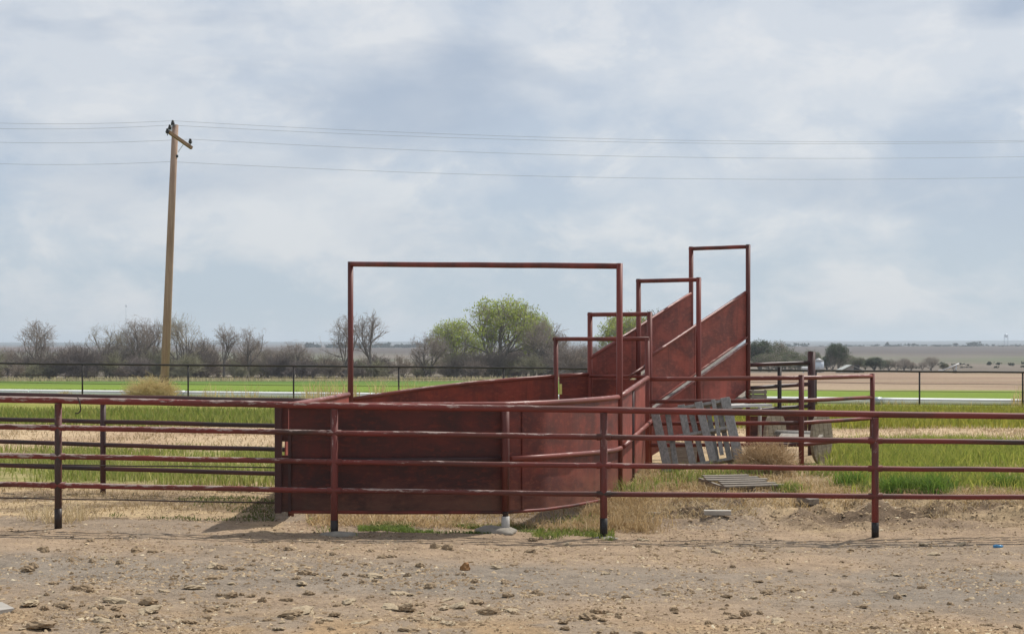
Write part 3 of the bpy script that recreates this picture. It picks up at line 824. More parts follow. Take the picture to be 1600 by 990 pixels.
# right wall: two sunlit sheets outside between posts
def lerp2(a, b2, t): return a[0] + (b2[0] - a[0]) * t, a[1] + (b2[1] - a[1]) * t
def rz(t): return .10 + .20 * t, 1.315 + .17 * t
for t0, t1 in ((.04, .40), (.52, .90)):
    a = lerp2(GR, P1R, t0); b2 = lerp2(GR, P1R, t1)
    obj('right_panel', sheet(BM(), [(a[0], a[1], rz(t0)[0], rz(t0)[1] - .02), (b2[0], b2[1], rz(t1)[0], rz(t1)[1] - .02)], .012, 5, .003), 'sheet_chute', pen)
for t in (.46,):
    a = lerp2(GR, P1R, t); obj('post', post(BM(), a[0] - .02, a[1], .0, rz(t)[1], .036), 'post_dark', pen)  # dark paint here stands in for the post's unlit side
for zz, rr in ((1.325, .035), (.69, .031)):
    off = .05 if zz < 1 else 0
    bm = BM(); tube(bm, wobble((GR.x + off, GR.y, zz), (P1R.x + off, P1R.y - .05, zz + (.17 if zz > 1 else .16)), 5, .004), rr, 10)
    obj('top_rail' if zz > 1 else 'middle_rail', bm, 'rail_red', pen)
# gantry over the entrance
ztL = zat(412.5, 25.2); ztR = zat(415.5, 22.1)
obj('gantry_post', post(BM(), GL.x, GL.y, g1(GL.x, GL.y) - .2, ztL + .035, .041), 'post_red', pen)
obj('gantry_post', post(BM(), GR.x, GR.y, g1(GR.x, GR.y) - .2, ztR + .035, .041), 'post_red', pen)
bm = BM(); tube(bm, wobble((GL.x, GL.y, ztL), (GR.x, GR.y, ztR), 8, .004), .0375, 12); obj('gantry_beam', bm, 'post_red', pen)
# throat arch
z1t = 2.075
obj('arch_post', post(BM(), P1L.x, P1L.y, g1(P1L.x, P1L.y) - .2, z1t + .02, .037), 'post_red', pen)
obj('arch_post', post(BM(), P1R.x, P1R.y, g1(P1R.x, P1R.y) - .2, z1t + .02, .037), 'post_red', pen)
bm = BM(); tube(bm, wobble((P1L.x - .03, P1L.y + .02, z1t), (P1R.x + .03, P1R.y - .02, z1t), 4, .003), .033, 10); obj('arch_beam', bm, 'post_red', pen)

# ------------------------------------------------------------------ LOADING CHUTE
ch = root('loading_chute', 'red sheet-steel cattle loading chute rising to the right under three arches', 'loading chute', (2.5, 27.5, g1(2.5, 27.5)))
for (L, R, pyl) in ((P2L, P2R, 491), (P3L, P3R, 438), (P4L, P4R, 387)):
    z = zat(pyl, (L.y + R.y) / 2)
    for q in (L, R):
        o = obj('arch_post', post(BM(), q.x, q.y, g1(q.x, q.y) - .2, z + .03, .040), 'post_red', ch)
        bm = BM(); tube(bm, [(q.x, q.y, z + .031), (q.x, q.y, z + .037)], .036, 10); obj('end_cap', bm, 'black_pipe', o)
    d = (R - L).normalized() * .03
    bm = BM(); tube(bm, wobble((L.x - d.x, L.y - d.y, z), (R.x + d.x, R.y + d.y, z), 4, .003), .034, 10); obj('arch_beam', bm, 'post_red', ch)
u_ax = (P4L - P2L).normalized(); v_ax = Vector((u_ax.y, -u_ax.x, 0))
LEN = (P4R - P2R).length
def cz(t): return 1.79 + (2.87 - 1.79) * t       # top edge of the side sheets
def side_pt(B, t, off): p = B + u_ax * (LEN * t) + v_ax * off; return p.x, p.y
for B, off, nm in ((P2R, -.022, 'right'), (P2L, .022, 'left')):
    for t0, t1 in ((-.02 if nm == 'right' else -.01, .44), (.445, .995)):
        a = side_pt(B, t0, off); c_ = side_pt(B, t1, off)
        s = sheet(BM(), [(a[0], a[1], cz(t0) - .74, cz(t0)), (c_[0], c_[1], cz(t1) - .74, cz(t1))], .010, 7, .005)
        obj('side_panel', s, 'sheet_chute', ch)
    a = side_pt(B, -.01, off); c_ = side_pt(B, .985, off)
    bm = BM(); tube(bm, wobble((a[0], a[1], cz(-.01)), (c_[0], c_[1], cz(.985)), 6, .005), .027, 10); obj('top_rail', bm, 'rail_red', ch)
    # skirt under the slot
    for t0, t1 in ((-.02, .44), (.445, .995)):
        a = side_pt(B, t0, off); c_ = side_pt(B, t1, off)
        lo0 = max(cz(t0) - 1.63, .25); lo1 = cz(t1) - 1.63
        obj('skirt_panel', sheet(BM(), [(a[0], a[1], lo0, cz(t0) - .85), (c_[0], c_[1], lo1, cz(t1) - .85)], .010, 6, .004), 'sheet_chute', ch)
    a = side_pt(B, -.01, off + (.02 if nm == 'right' else -.02)); c_ = side_pt(B, .985, off + (.02 if nm == 'right' else -.02))
    for dz in (.745, .845):
        bm = BM(); beam(bm, (a[0], a[1], cz(-.01) - dz), (c_[0], c_[1], cz(.985) - dz), .05, .018); obj('floor_angle', bm, 'rail_red', ch)
# wooden floor of the ramp
bm = BM()
a = (P2L + P2R) / 2; c_ = (P4L + P4R) / 2
beam(bm, (a.x, a.y, cz(0) - .97), (c_.x, c_.y, cz(1) - .97), .98, .04)
obj('ramp_floor', bm, 'grey_wood', ch)
# gate plate across the foot of the ramp
bm = BM()
beam(bm, (P2L.x + .04, P2L.y - .03, .85), (P2R.x - .04, P2R.y + .03, .85), .012, 1.2); obj('gate_plate', bm, 'sheet_red', ch)
bm = BM(); tube(bm, [(P2L.x, P2L.y - .06, 1.50), (P2R.x, P2R.y - .06, 1.50)], .026, 10); obj('gate_bar', bm, 'post_red', ch)
bm = BM(); a = side_pt(P2R, -.11, -.16); c_ = side_pt(P2R, .05, -.16)
tube(bm, [(a[0], a[1], 1.50), (c_[0], c_[1], 1.67)], .024, 8); obj('guide_rail', bm, 'rail_red', ch)

# ------------------------------------------------------------------ RIGHT PIPE FENCE and the dark docking rail
RP = [(P1R.x + .05, P1R.y, 1.475), (4.27, 25.5, 1.50), (5.735, 27.5, 1.485)]
r_ = root('pipe_fence', 'short red pipe fence between the chute and the wooden cable reel', 'fence', (4.27, 25.5, g1(4.27, 25.5)))
for x, y, z in RP[1:]:
    obj('post', post(BM(), x, y, g1(x, y) - .2, z + .045, .0405 if y < 26 else .039), 'post_red', r_)
for dz in (0, .335, .665, .985):
    pts = wobble((RP[0][0], RP[0][1], RP[0][2] - dz), (RP[1][0], RP[1][1], RP[1][2] - dz), 5, .005) + wobble((RP[1][0], RP[1][1], RP[1][2] - dz), (RP[2][0], RP[2][1], RP[2][2] - dz), 4, .005)[1:]
    bm = BM(); tube(bm, pts, .033 if dz == 0 else .030, 10); obj('rail', bm, 'rail_red' if dz == 0 else 'post_red', r_)

TP = Vector((468 / FPX * 29.6, 29.6, 0))
r_ = root('docking_rail', 'dark pipe rail with a thick post behind the wooden cable reel', 'fence', (TP.x, TP.y, g1(TP.x, TP.y)))
o = obj('thick_post', post(BM(), TP.x, TP.y, g1(TP.x, TP.y) - .2, zat(549, 29.6), .066, 16), 'post_dark', r_)
bm = BM(); tube(bm, [(TP.x, TP.y, zat(549, 29.6) - .01), (TP.x, TP.y, zat(549, 29.6) + .006)], .058, 16); obj('end_cap', bm, 'black_pipe', o)
sx = (1218 - 800) / FPX * 29.2
obj('post', post(BM(), sx, 29.2, g1(sx, 29.2) - .2, zat(573, 29.2), .036), 'black_pipe', r_)
for y0, y1 in ((570, 566.5), (606, 600), (641, 634)):
    bm = BM(); tube(bm, wobble(at(1170, y0, 28.9), at(1264, y1, 29.55), 4, .004), .034, 10); obj('rail', bm, 'rail_left', r_)
a = at(1172, 650, 28.95); c_ = at(1262, 650, 29.5)
obj('low_panel', sheet(BM(), [(a.x, a.y + .05, .3, a.z), (c_.x, c_.y + .05, .3, c_.z)], .012, 4, .003), 'sheet_front', r_)

# ------------------------------------------------------------------ junk by the chute
# leaning pallet
pal = root('wooden_pallet', 'broken grey wooden pallet leaning upright against the red pipe fence', 'pallet', (2.2, 25.1, g1(2.2, 25.1)))
A0 = at(1014, 645, 25.35)
ax = (at(1141, 624, 25.35) - A0).normalized()
ay = (at(1037, 742, 24.85) - A0).normalized(); az_ = ax.cross(ay).normalized()
if az_.y > 0: az_ = -az_
ay = (ay - ax * ay.dot(ax)).normalized()
rot = Matrix((ax, ay, az_)).transposed()
def pal_box(bm, a, h, w_, l_, dpt, th, tilt=0.):
    R_ = rot @ Matrix.Rotation(tilt, 3, 'Z')
    c_ = A0 + ax * a + ay * h + az_ * dpt
    return box(bm, c_, (w_, l_, th), R_, .004)
Lp = 1.02
for i, (a, w_, l_, tl) in enumerate(((.09, .125, Lp, -.02), (.47, .105, Lp, .02), (.75, .115, .98, -.03), (.93, .06, .90, .06), (1.13, .14, Lp, 0))):
    obj('slat', pal_box(BM(), a, l_ / 2 - .02, w_, l_, .055, .019, tl), 'grey_wood', pal)
for i, (a, w_, l_, tl) in enumerate(((.25, .08, .96, .05), (.62, .08, Lp, -.02), (.85, .07, .9, .04), (1.02, .08, Lp, .02))):
    obj('back_slat', pal_box(BM(), a, l_ / 2, w_, l_, -.055, .018, tl), 'grey_wood', pal)
for h in (.02, .46, .95):
    obj('stringer', pal_box(BM(), .61, h, 1.2 if h != .46 else .9, .045, 0, .09), 'grey_wood', pal)

fp = root('wooden_pallet', 'pale weathered pallet lying flat in the straw below the fence', 'pallet', (2.95, 22.4, g1(2.95, 22.4)))
zb = g1(2.95, 22.4) + .05; R_ = Matrix.Rotation(.25, 3, 'Z') @ Matrix.Rotation(.05, 3, 'X')
for i in range(6):
    bm = BM(); box(bm, Vector((2.95, 22.4, zb)) + R_ @ Vector((0, -.5 + i * .2, .06)), (.84 - .10 * (i % 3), .085, .02), R_ @ Matrix.Rotation(random.uniform(-.04, .04), 3, 'Z'), .003); obj('slat', bm, 'grey_wood_flat', fp)
for xx in (-.36, 0, .36):
    bm = BM(); box(bm, Vector((2.95, 22.4, zb)) + R_ @ Vector((xx, 0, 0)), (.04, 1.02, .08), R_, .003); obj('stringer', bm, 'grey_wood_flat', fp)

# cable reel
rc = at(1247, 684, 27.2)
reel = root('cable_reel', 'weathered wooden cable reel lying on its rim behind the red fence', 'cable reel', (rc.x, rc.y, g1(rc.x, rc.y)))
RR = .415; rc.z = g1(rc.x, rc.y) + RR - .02
an = Vector((math.cos(math.radians(32)), -math.sin(math.radians(32)), 0)); bn = Vector((-an.y, an.x, 0)) 
def disc(c_, th, r_o):
    """Reel flange of five boards."""
    bm = BM(); nB = 5; wB = 2 * r_o / nB
    rotd = Matrix((an, bn, Vector((0, 0, 1)))).transposed()
    tl = Matrix.Rotation(.35, 3, 'X')
    for i in range(nB):
        y0 = -r_o + i * wB + .006; y1 = y0 + wB - .012
        prof = []
        for k in range(9):
            yy = y0 + (y1 - y0) * k / 8; prof.append((yy, math.sqrt(max(r_o ** 2 - yy ** 2, .0004))))
        ring = prof + [(yy, -zz) for yy, zz in reversed(prof)]
        f1 = [bm.verts.new(Vector(c_) + rotd @ (tl @ Vector((th / 2, yy, zz)))) for yy, zz in ring]
        f0 = [bm.verts.new(Vector(c_) + rotd @ (tl @ Vector((-th / 2, yy, zz)))) for yy, zz in ring]
        bm.faces.new(f1); bm.faces.new(f0[::-1])
        for k in range(len(ring)):
            bm.faces.new((f1[k], f0[k], f0[(k + 1) % len(ring)], f1[(k + 1) % len(ring)]))
    bmesh.ops.recalc_face_normals(bm, faces=bm.faces)
    return bm
for s in (-1, 1):
    obj('flange', disc(rc + an * (.39 * s), .045, RR), 'reel_wood', reel)
bm = BM(); tube(bm, [rc - an * .366, rc + an * .366], .11, 14); obj('drum', bm, 'grey_wood', reel)
bm = BM(); pb = rc + Vector((-.0, -.23, .02)); beam(bm, pb - an * .35, pb + an * .35, .15, .03, Vector((0, -.5, .85))); 
tag(obj('plank', bm, 'pale_board', None, pb), 'pale plank lying across the drum of the cable reel', 'plank')

# boards and scraps
def board(name, label, px, py, L, W, T, ang, mat, tilt=0., cat='board'):
    Y = 20.
    for _ in range(8):
        Y = (CAM_H - g1((px - 800) / FPX * Y, Y) - .02) * FPX / (py - HOR)
    x = (px - 800) / FPX * Y
    bm = BM(); box(bm, (x, Y, g1(x, Y) + T * .45 + abs(math.sin(tilt)) * W * .3), (L, W, T), Matrix.Rotation(ang, 3, 'Z') @ Matrix.Rotation(tilt, 3, 'X'), .004)
    return tag(obj(name, bm, mat, None, Vector((x, Y, g1(x, Y)))), label, cat)
board('wood_offcut', 'pale chunky wood offcut lying on the dirt before the bank', 1121, 814, .31, .12, .055, -.08, 'pale_board', cat='wood offcut')
board('wood_block', 'short dark wood block with a pale top on the bank', 1262, 806, .16, .24, .075, .5, 'grey_wood_flat', .12, 'wood block')
board('wood_offcut', 'thin grey board half buried in straw right of the middle post', 1072, 787, .24, .14, .025, .15, 'grey_wood_flat', .06, 'wood offcut')
board('wood_offcut', 'loose grey plank lying just in front of the flat pallet', 1175, 769, .9, .09, .025, .12, 'grey_wood_flat', 0, 'wood offcut')
board('brick', 'small grey brick sitting in the straw beside the fence post', 1021, 792, .16, .10, .08, .2, 'concrete', 0, 'brick')
# pale boards and crate under the high end of the chute
bm = BM(); p0 = at(1138, 640, 28.3); p1 = at(1166, 612, 28.9); beam(bm, p0, p1, .30, .025, Vector((.3, -.6, .6)))
tag(obj('plank', bm, 'pale_board', None, p0), 'pale plank leaning under the high end of the chute', 'plank')
bm = BM(); p0 = at(1128, 634, 28.0); p1 = at(1192, 632, 28.4); beam(bm, p0, p1, .5, .04)
tb = root('work_bench', 'low bench with a whitish top standing under the chute', 'bench', (p0.x, p0.y, g1(p0.x, p0.y)))
obj('bench_top', bm, 'white', tb)
for px in (1145, 1187):
    for dy in (-.18, .18):
        q = at(px, 640, 28.2 + dy); obj('leg', post(BM(), q.x, q.y, g1(q.x, q.y) - .05, p0.z - .02, .03), 'pale_board', tb)
cr_ = at(1178, 616, 29.0)
ct = root('slatted_crate', 'grey slatted crate standing on the bench behind the chute post', 'crate', (cr_.x, cr_.y - .45, p0.z + .03))
for i in range(3):
    bm = BM(); box(bm, (cr_.x, cr_.y - .45, p0.z + .065 + i * .075), (.26, .3, .055), None, .004); obj('slat', bm, 'grey_wood_flat', ct)
for dx in (-.1, .1):
    bm = BM(); box(bm, (cr_.x + dx, cr_.y - .607, p0.z + .14), (.03, .012, .23)); obj('batten', bm, 'grey_wood_flat', ct)
q = at(1062, 712, 26.3)
bm = BM(); box(bm, (q.x, q.y, g1(q.x, q.y) + .20), (.52, .02, .42), Matrix.Rotation(-.2, 3, 'X') @ Matrix.Rotation(.08, 3, 'Y'), .003)
tag(obj('plywood_sheet', bm, 'grey_wood_flat', None, q), 'small pale plywood sheet propped behind the leaning pallet', 'plywood')

# slab corner in the lower left, blue scrap on the right
sx0, sy0 = at(0, 960, 12.6).x, 12.75
bm = BM(); vs = [(-5.2, 12.2), (sx0 + .02, 12.42), (sx0 + .12, 12.55), (sx0 - .06, 12.85), (-5.2, 13.6)]
bmv = [bm.verts.new((x, y, g1(sx0, 12.7) + .022)) for x, y in vs]; f = bm.faces.new(bmv)
ex = bmesh.ops.extrude_face_region(bm, geom=[f]); bmesh.ops.translate(bm, vec=(0, 0, -.2), verts=[v for v in ex['geom'] if isinstance(v, bmesh.types.BMVert)])
bmesh.ops.recalc_face_normals(bm, faces=bm.faces)
tag(obj('concrete_slab', bm, 'slab', None, Vector((sx0, 12.6, g1(sx0, 12.6)))), 'pale concrete slab corner at the lower left of the dirt lot', 'slab')
q = at(1560, 854, 17.9)
bm = lump(q.x, q.y, .045, .03, .02, 21, g1(q.x, q.y) + .01, .5)
tag(obj('plastic_scrap', bm, 'blue', None, Vector((q.x, q.y, g1(q.x, q.y)))), 'tiny bright blue plastic scrap on the dirt at right', 'plastic scrap')

# tumbleweeds
def tumble(name, label, px, py, Y, rx, ry, rz_, n, mat, thick, seed):
    R2 = np.random.default_rng(seed); c_ = at(px, py, Y); zc = g1(c_.x, c_.y)
    segs = []
    for i in range(n):
        v = R2.normal(0, 1, 3); v /= np.linalg.norm(v); p = np.array([0, 0, -.5]) + R2.normal(0, .12, 3)
        d_ = v.copy(); d_[2] = abs(d_[2]) * .9 + .05
        st = R2.uniform(.16, .26)
        for k in range(5):
            q_ = p + d_ * st; r0 = thick * (1 - k * .15)
            if q_[0] ** 2 + q_[1] ** 2 + (q_[2] * .9) ** 2 > 1.1: break
            segs.append([*p, *q_, r0, r0 * .85]); p = q_
            d_ = d_ + R2.normal(0, .45, 3); d_ /= np.linalg.norm(d_)
    s = np.array(segs)
    for k in (0, 3):
        s[:, k] = s[:, k] * rx + c_.x; s[:, k + 1] = s[:, k + 1] * ry + c_.y; s[:, k + 2] = (s[:, k + 2] + .55) * rz_ + zc
    co, q_ = prisms(s)
    return tag(mesh_np(name, co, q_, None, None, mat, loc=(c_.x, c_.y, zc)), label, 'tumbleweed')
tumble('tumbleweed', 'round brown tumbleweed caught below the red pipe fence', 1197, 710, 24.6, .50, .44, .46, 2600, 'weed', .006, 1)
tumble('tumbleweed', 'big tan tumbleweed heap piled against the utility pole', 236, 604, 76.6, 1.4, .9, .95, 1900, 'weed_tan', .012, 2)
tumble('tumbleweed', 'brown round tumbleweed at the foot of the utility pole', 256, 610, 76.9, .45, .4, .52, 700, 'weed', .009, 3)
tumble('tumbleweed', 'small yellow tumbleweed by the white pipe at far left', 101, 610, 78.0, .40, .35, .34, 500, 'weed_tan', .010, 4)

# ------------------------------------------------------------------ FAR FENCE, IRRIGATION PIPE, POWER LINE
def far_y(px): return 77.6 - 4.4 * px / 1600.
def far_top(px): return 567.5 + 14.0 * px / 1600.
pxs = [-37 + 166 * k - .25 * k * k for k in range(11)]
q = at(796, 600, far_y(796))
r_ = root('pipe_fence', 'long thin dark fence with one pipe rail and cables before the fields', 'fence', (q.x, q.y, g1(q.x, q.y)))
for px in pxs:
    Y = far_y(px); p = at(px, far_top(px), Y)
    obj('post', post(BM(), p.x, p.y, g1(p.x, p.y) - .25, p.z, .037, 8), 'black_pipe', r_)
pts = []
for k in range(60):
    px = -60 + 1740 * k / 59; p = at(px, far_top(px), far_y(px)); p.z += random.uniform(-.008, .008); pts.append(p)
bm = BM(); tube(bm, pts, .043, 8); obj('rail', bm, 'black_pipe', r_)
for dz in (.52, .86, 1.22):
    bm = BM(); tube(bm, [p - Vector((0, 0, dz + random.uniform(-.012, .012))) for p in pts[::2]], .0105, 5); obj('cable', bm, 'cable', r_)
ip = at(796, 620, far_y(796) + 1.6)
r_ = root('irrigation_pipe', 'long white irrigation pipe lying along the far fence', 'pipe', (ip.x, ip.y, g1(ip.x, ip.y)))
pp = []
for k in range(75):
    px = -80 + 1790 * k / 74; Y = far_y(px) + 1.6 + .35 * math.sin(k * .21); x = (px - 800) / FPX * Y
    pp.append(Vector((x, Y, max(zat(612.8 + 15.5 * px / 1600, Y), float(gz(np.array([x]), np.array([Y]), False)[0]) + .12))))
for i in range(0, 74, 15):
    bm = BM(); tube(bm, pp[i:i + 16], .15, 12); obj('pipe_length', bm, 'white_pipe', r_)
for i in range(15, 74, 15):
    d = (pp[i + 1] - pp[i]).normalized(); bm = BM(); tube(bm, [pp[i] - d * .18, pp[i] + d * .18], .168, 12); obj('coupling', bm, 'galv', r_)

PB = Vector(((255 - 800) / FPX * 80, 80, g1(-16.1, 80))); PT = at(274, 195, 80)
up_ = root('utility_pole', 'tall leaning wooden utility pole with one tilted crossarm', 'utility pole', PB)
bm = BM(); tube(bm, [PB - Vector((0, 0, .6)), PB.lerp(PT, .35) + Vector((.02, 0, 0)), PB.lerp(PT, .7), PT], .205, 14, True, .145); obj('pole', bm, 'pole_wood', up_)
ca0 = at(265, 207, 79.2); ca1 = at(299, 231, 80.0)
ca0.y = 78.95; ca1.y = 80.1
dd = (ca1 - ca0).normalized()
bm = BM(); beam(bm, ca0, ca1, .13, .15, bev=.01); arm = obj('crossarm', bm, 'arm_wood', up_)
ins = []
def insulator(base):
    bm = BM()
    tube(bm, [base, base + Vector((0, 0, .12))], .02, 8)
    for z, r0 in ((.10, .085), (.16, .10), (.22, .075), (.27, .06)):
        tube(bm, [base + Vector((0, 0, z)), base + Vector((0, 0, z + .055))], r0, 10, True, r0 * .75)
    obj('insulator', bm, 'dark_glass', up_); ins.append(base + Vector((0, 0, .30)))
insulator(at(270, 199, 79.82) + Vector((0, 0, 0)))
insulator(ca0 + dd * .12 + Vector((-.02, 0, .06)))
insulator(ca0 + dd * .02 + Vector((-.06, -.03, -.17)))
insulator(ca1 - dd * .10 + Vector((0, 0, .06)))
bm = BM(); beam(bm, ca0.lerp(ca1, .66) - Vector((0, 0, .05)), PB.lerp(PT, .90) + Vector((.18, -.02, 0)), .012, .03); obj('brace', bm, 'galv', up_)
bm = BM(); b0 = PB.lerp(PT, .885) + Vector((.15, -.06, 0)); box(bm, b0, (.12, .10, .13), None, .02); obj('bracket', bm, 'dark_glass', up_)
bm = BM(); tube(bm, [PT + Vector((-.16, -.12, .12)), PT + Vector((-.17, -.12, -.4))], .018, 6); obj('top_pin', bm, 'galv', up_)
nb_ = PB.lerp(PT, .865) + Vector((-.17, -.10, 0))
wires = [(ins[0], 190, 218, 'uppermost wire of the power line, passing over the pole top'),
         (ins[1], 199, 220, 'second power line wire, held at the near end of the crossarm'),
         (ins[3], 220.5, 243, 'third power line wire, held at the drooping crossarm end'),
         (nb_, 253.5, 275, 'lowest power line wire, fixed to the side of the pole')]
for s, yl, yr, lab in wires:
    bm = BM(); pts = []
    L = at(-60, yl + .3, 80); R = at(1660, yr + .6, 86)
    for k in range(9):
        t = k / 8; p = L.lerp(s, t); p.z -= .12 * 4 * t * (1 - t); pts.append(p)
    for k in range(1, 25):
        t = k / 24; p = s.lerp(R, t); p.z -= .42 * 4 * t * (1 - t); pts.append(p)
    tube(bm, pts, .0065, 5)
    tag(obj('power_line_wire', bm, 'wire', None, s), lab, 'wire', 'wires of the power line')

# ------------------------------------------------------------------ TREES
def grow(rng, H, spread, levels, kids, up_bias=.35, trunk_frac=.22, forks=4, r0=None, droop=0.0, stems=1, minr=.012, env=None):
    """Branch skeleton; returns arrays (limbs, twigs) of tapered sticks and the twig tips."""
    limbs = []; twigs = []; tips = []
    r0 = H * .022 if r0 is None else r0
    def seg(p, d, L, r, lvl):
        n = 3 if lvl < 2 else 2
        pts = [p]; dcur = d.copy()
        for k in range(n):
            dcur = dcur + rng.normal(0, .16 + .04 * lvl, 3); dcur[2] += up_bias * .25 - droop * lvl * .08
            dcur /= np.linalg.norm(dcur)
            q_ = pts[-1] + dcur * L / n
            ra = max(r * (1 - .45 * k / n), minr); rb = max(r * (1 - .45 * (k + 1) / n), minr * .8)
            (limbs if lvl < 2 else twigs).append([*pts[-1], *q_, ra, rb]); pts.append(q_)
        if lvl >= levels:
            tips.append([*pts[-1], *dcur]); return
        for k in range(kids[lvl]):
            t = rng.uniform(.25, 1.0) if k else 1.0
            i = min(int(t * n), n - 1); pos = pts[i] + (pts[i + 1] - pts[i]) * (t * n - i)
            a1 = rng.normal(0, 1, 3); a1 -= dcur * a1.dot(dcur); a1 /= np.linalg.norm(a1)
            ang = rng.uniform(.35, .95) * spread * (.5 if k == 0 else 1)
            dn = dcur * math.cos(ang) + a1 * math.sin(ang); dn /= np.linalg.norm(dn)
            seg(pos, dn, L * rng.uniform(.52, .82), r * rng.uniform(.42, .60), lvl + 1)
    for s in range(stems):
        b0 = np.array([rng.normal(0, .04 * H) if stems > 1 else 0, rng.normal(0, .04 * H) if stems > 1 else 0, -.02 * H])
        tr = np.array([rng.normal(0, .06), rng.normal(0, .06), 1.]); tr /= np.linalg.norm(tr)
        top = b0 + tr * H * trunk_frac
        mid_ = (b0 + top) / 2 + rng.normal(0, .01 * H, 3)
        limbs.append([*b0, *mid_, r0 * 1.2, r0]); limbs.append([*mid_, *top, r0, r0 * .85])
        for k in range(forks):
            a = 2 * math.pi * (k + rng.uniform(-.3, .3)) / forks; inc = rng.uniform(.25, .85) * spread
            if k == 0: inc *= .3
            d_ = np.array([math.cos(a) * math.sin(inc), math.sin(a) * math.sin(inc), math.cos(inc)])
            seg(top - tr * H * trunk_frac * rng.uniform(0, .3), d_, H * rng.uniform(.30, .40), r0 * rng.uniform(.5, .7), 0)
    limbs = np.array(limbs); twigs = np.array(twigs); tips = np.array(tips)
    k = H / np.percentile(tips[:, 2], 90)        # fill the envelope, then trim what sticks out of it
    for a_ in (limbs, twigs): a_[:, :6] *= k
    tips[:, :3] *= k
    if env:
        wx, zc, wz, soft = env
        def inside(p):
            az = np.arctan2(p[:, 1], p[:, 0]); ph = p[:, 2] / H * 9
            lob = 1 + soft * (np.sin(az * 3 + ph + seed_ph) * .6 + np.sin(az * 5 - ph * 1.7 + 2 * seed_ph) * .5) + rng.normal(0, soft * .35, len(p))
            q = np.sqrt((p[:, 0] / (wx * H)) ** 2 + (p[:, 1] / (wx * H)) ** 2 + ((p[:, 2] - zc * H) / (wz * H)) ** 2)
            return q < lob
        seed_ph = rng.uniform(0, 6)
        twigs = twigs[inside(twigs[:, 3:6])]; tips = tips[inside(tips[:, :3])]
        li = np.sqrt((limbs[:, 3] / (wx * H)) ** 2 + (limbs[:, 4] / (wx * H)) ** 2 + (np.maximum(limbs[:, 5] - zc * H, 0) / (wz * H)) ** 2) < 1
        limbs = limbs[li]
        zt = max(twigs[:, 5].max(), tips[:, 2].max()); kz = H / zt
        for a_ in (limbs, twigs): a_[:, [2, 5]] *= kz
        tips[:, 2] *= kz
    return limbs, twigs, tips


def leaves(rng, tips, per, rad, size, ca, cb):
    n = len(tips) * per
    c_ = np.repeat(tips[:, :3], per, 0) + rng.normal(0, rad, (n, 3))
    a = rng.normal(0, 1, (n, 3)); a /= np.linalg.norm(a, axis=1)[:, None]
    b_ = np.cross(a, rng.normal(0, 1, (n, 3))); b_ /= np.linalg.norm(b_, axis=1)[:, None]
    s = rng.uniform(size * .5, size, (n, 1))
    co = np.stack([c_ - a * s - b_ * s * .5, c_ + a * s * .2 - b_ * s * .8, c_ + a * s + b_ * s * .3, c_ - a * s * .1 + b_ * s * .8], 1).reshape(-1, 3)
    clump = np.repeat(rng.uniform(.7, 1.25, len(tips)), per)[:, None]
    t = rng.uniform(0, 1, (n, 1)); ti = (np.array(ca) * (1 - t) + np.array(cb) * t) * clump
    return co, np.arange(n * 4).reshape(-1, 4), np.repeat(ti, 4, 0)


def make_tree(name, kind, H, seed):
    """Prototype tree at the origin (thing > trunk, crown [> foliage])."""
    rng = np.random.default_rng(seed)
    r = bpy.data.objects.new(name, None); C.objects.link(r)
    twm = 'twig'
    if kind == 'bare':
        l, t, tp = grow(rng, H, 1.15, 4, (4, 4, 4, 4), .30, .22, 5, .30, minr=.018, env=(.52, .58, .42, .2))
    elif kind == 'bare_up':
        l, t, tp = grow(rng, H, .9, 4, (4, 4, 4, 4), .40, .34, 4, .27, minr=.018, env=(.36, .66, .34, .2))
    elif kind == 'bare_dense':
        l, t, tp = grow(rng, H, 1.05, 4, (5, 5, 4, 4), .32, .08, 4, .26, stems=2, minr=.017, env=(.46, .52, .48, .2))
    elif kind == 'budding':
        l, t, tp = grow(rng, H, 1.0, 4, (4, 5, 4, 4), .36, .14, 5, .28, minr=.017, env=(.46, .55, .45, .18)); twm = 'twig_pale'
    elif kind == 'leafy':
        l, t, tp = grow(rng, H, 1.05, 4, (5, 5, 4, 4), .34, .16, 6, .30, minr=.018, env=(.50, .58, .42, .10)); twm = 'twig_pale'
    elif kind == 'evergreen':
        l, t, tp = grow(rng, H, .75, 4, (5, 5, 5, 4), .45, .05, 5, stems=2, env=(.40, .50, .5, .16))
    elif kind == 'round_green':
        l, t, tp = grow(rng, H, .95, 4, (5, 5, 5, 4), .35, .05, 5, stems=2, env=(.48, .50, .5, .18))
    co, q_ = prisms(l, 5); mesh_np('trunk', co, q_, None, None, 'bark').parent = r
    co, q_ = prisms(t, 3); cr = mesh_np('crown', co, q_, None, None, twm); cr.parent = r
    if kind == 'leafy':
        co, q_, ti = leaves(rng, tp[::2], 12, .30, .14, (.26, .34, .05), (.46, .50, .12))
    elif kind == 'budding':
        sel = tp[rng.uniform(0, 1, len(tp)) < .55]
        co, q_, ti = leaves(rng, sel[::4], 2, .3, .11, (.24, .25, .08), (.34, .32, .14))
    elif kind == 'evergreen':
        co, q_, ti = leaves(rng, tp[::2], 6, .28, .17, (.045, .075, .04), (.09, .12, .06))
    elif kind == 'round_green':
        co, q_, ti = leaves(rng, tp[::2], 5, .30, .16, (.085, .11, .05), (.15, .165, .08))
    else:
        return r
    lf = mesh_np('foliage', co, q_, None, ti, 'leaf'); lf.parent = cr
    return r


def dup(src):
    c_ = src.copy(); C.objects.link(c_)
    for ch_ in list(src.children):
        d_ = ch_.copy(); C.objects.link(d_); d_.parent = c_
        for g_ in ch_.children:
            e_ = g_.copy(); C.objects.link(e_); e_.parent = d_
    return c_


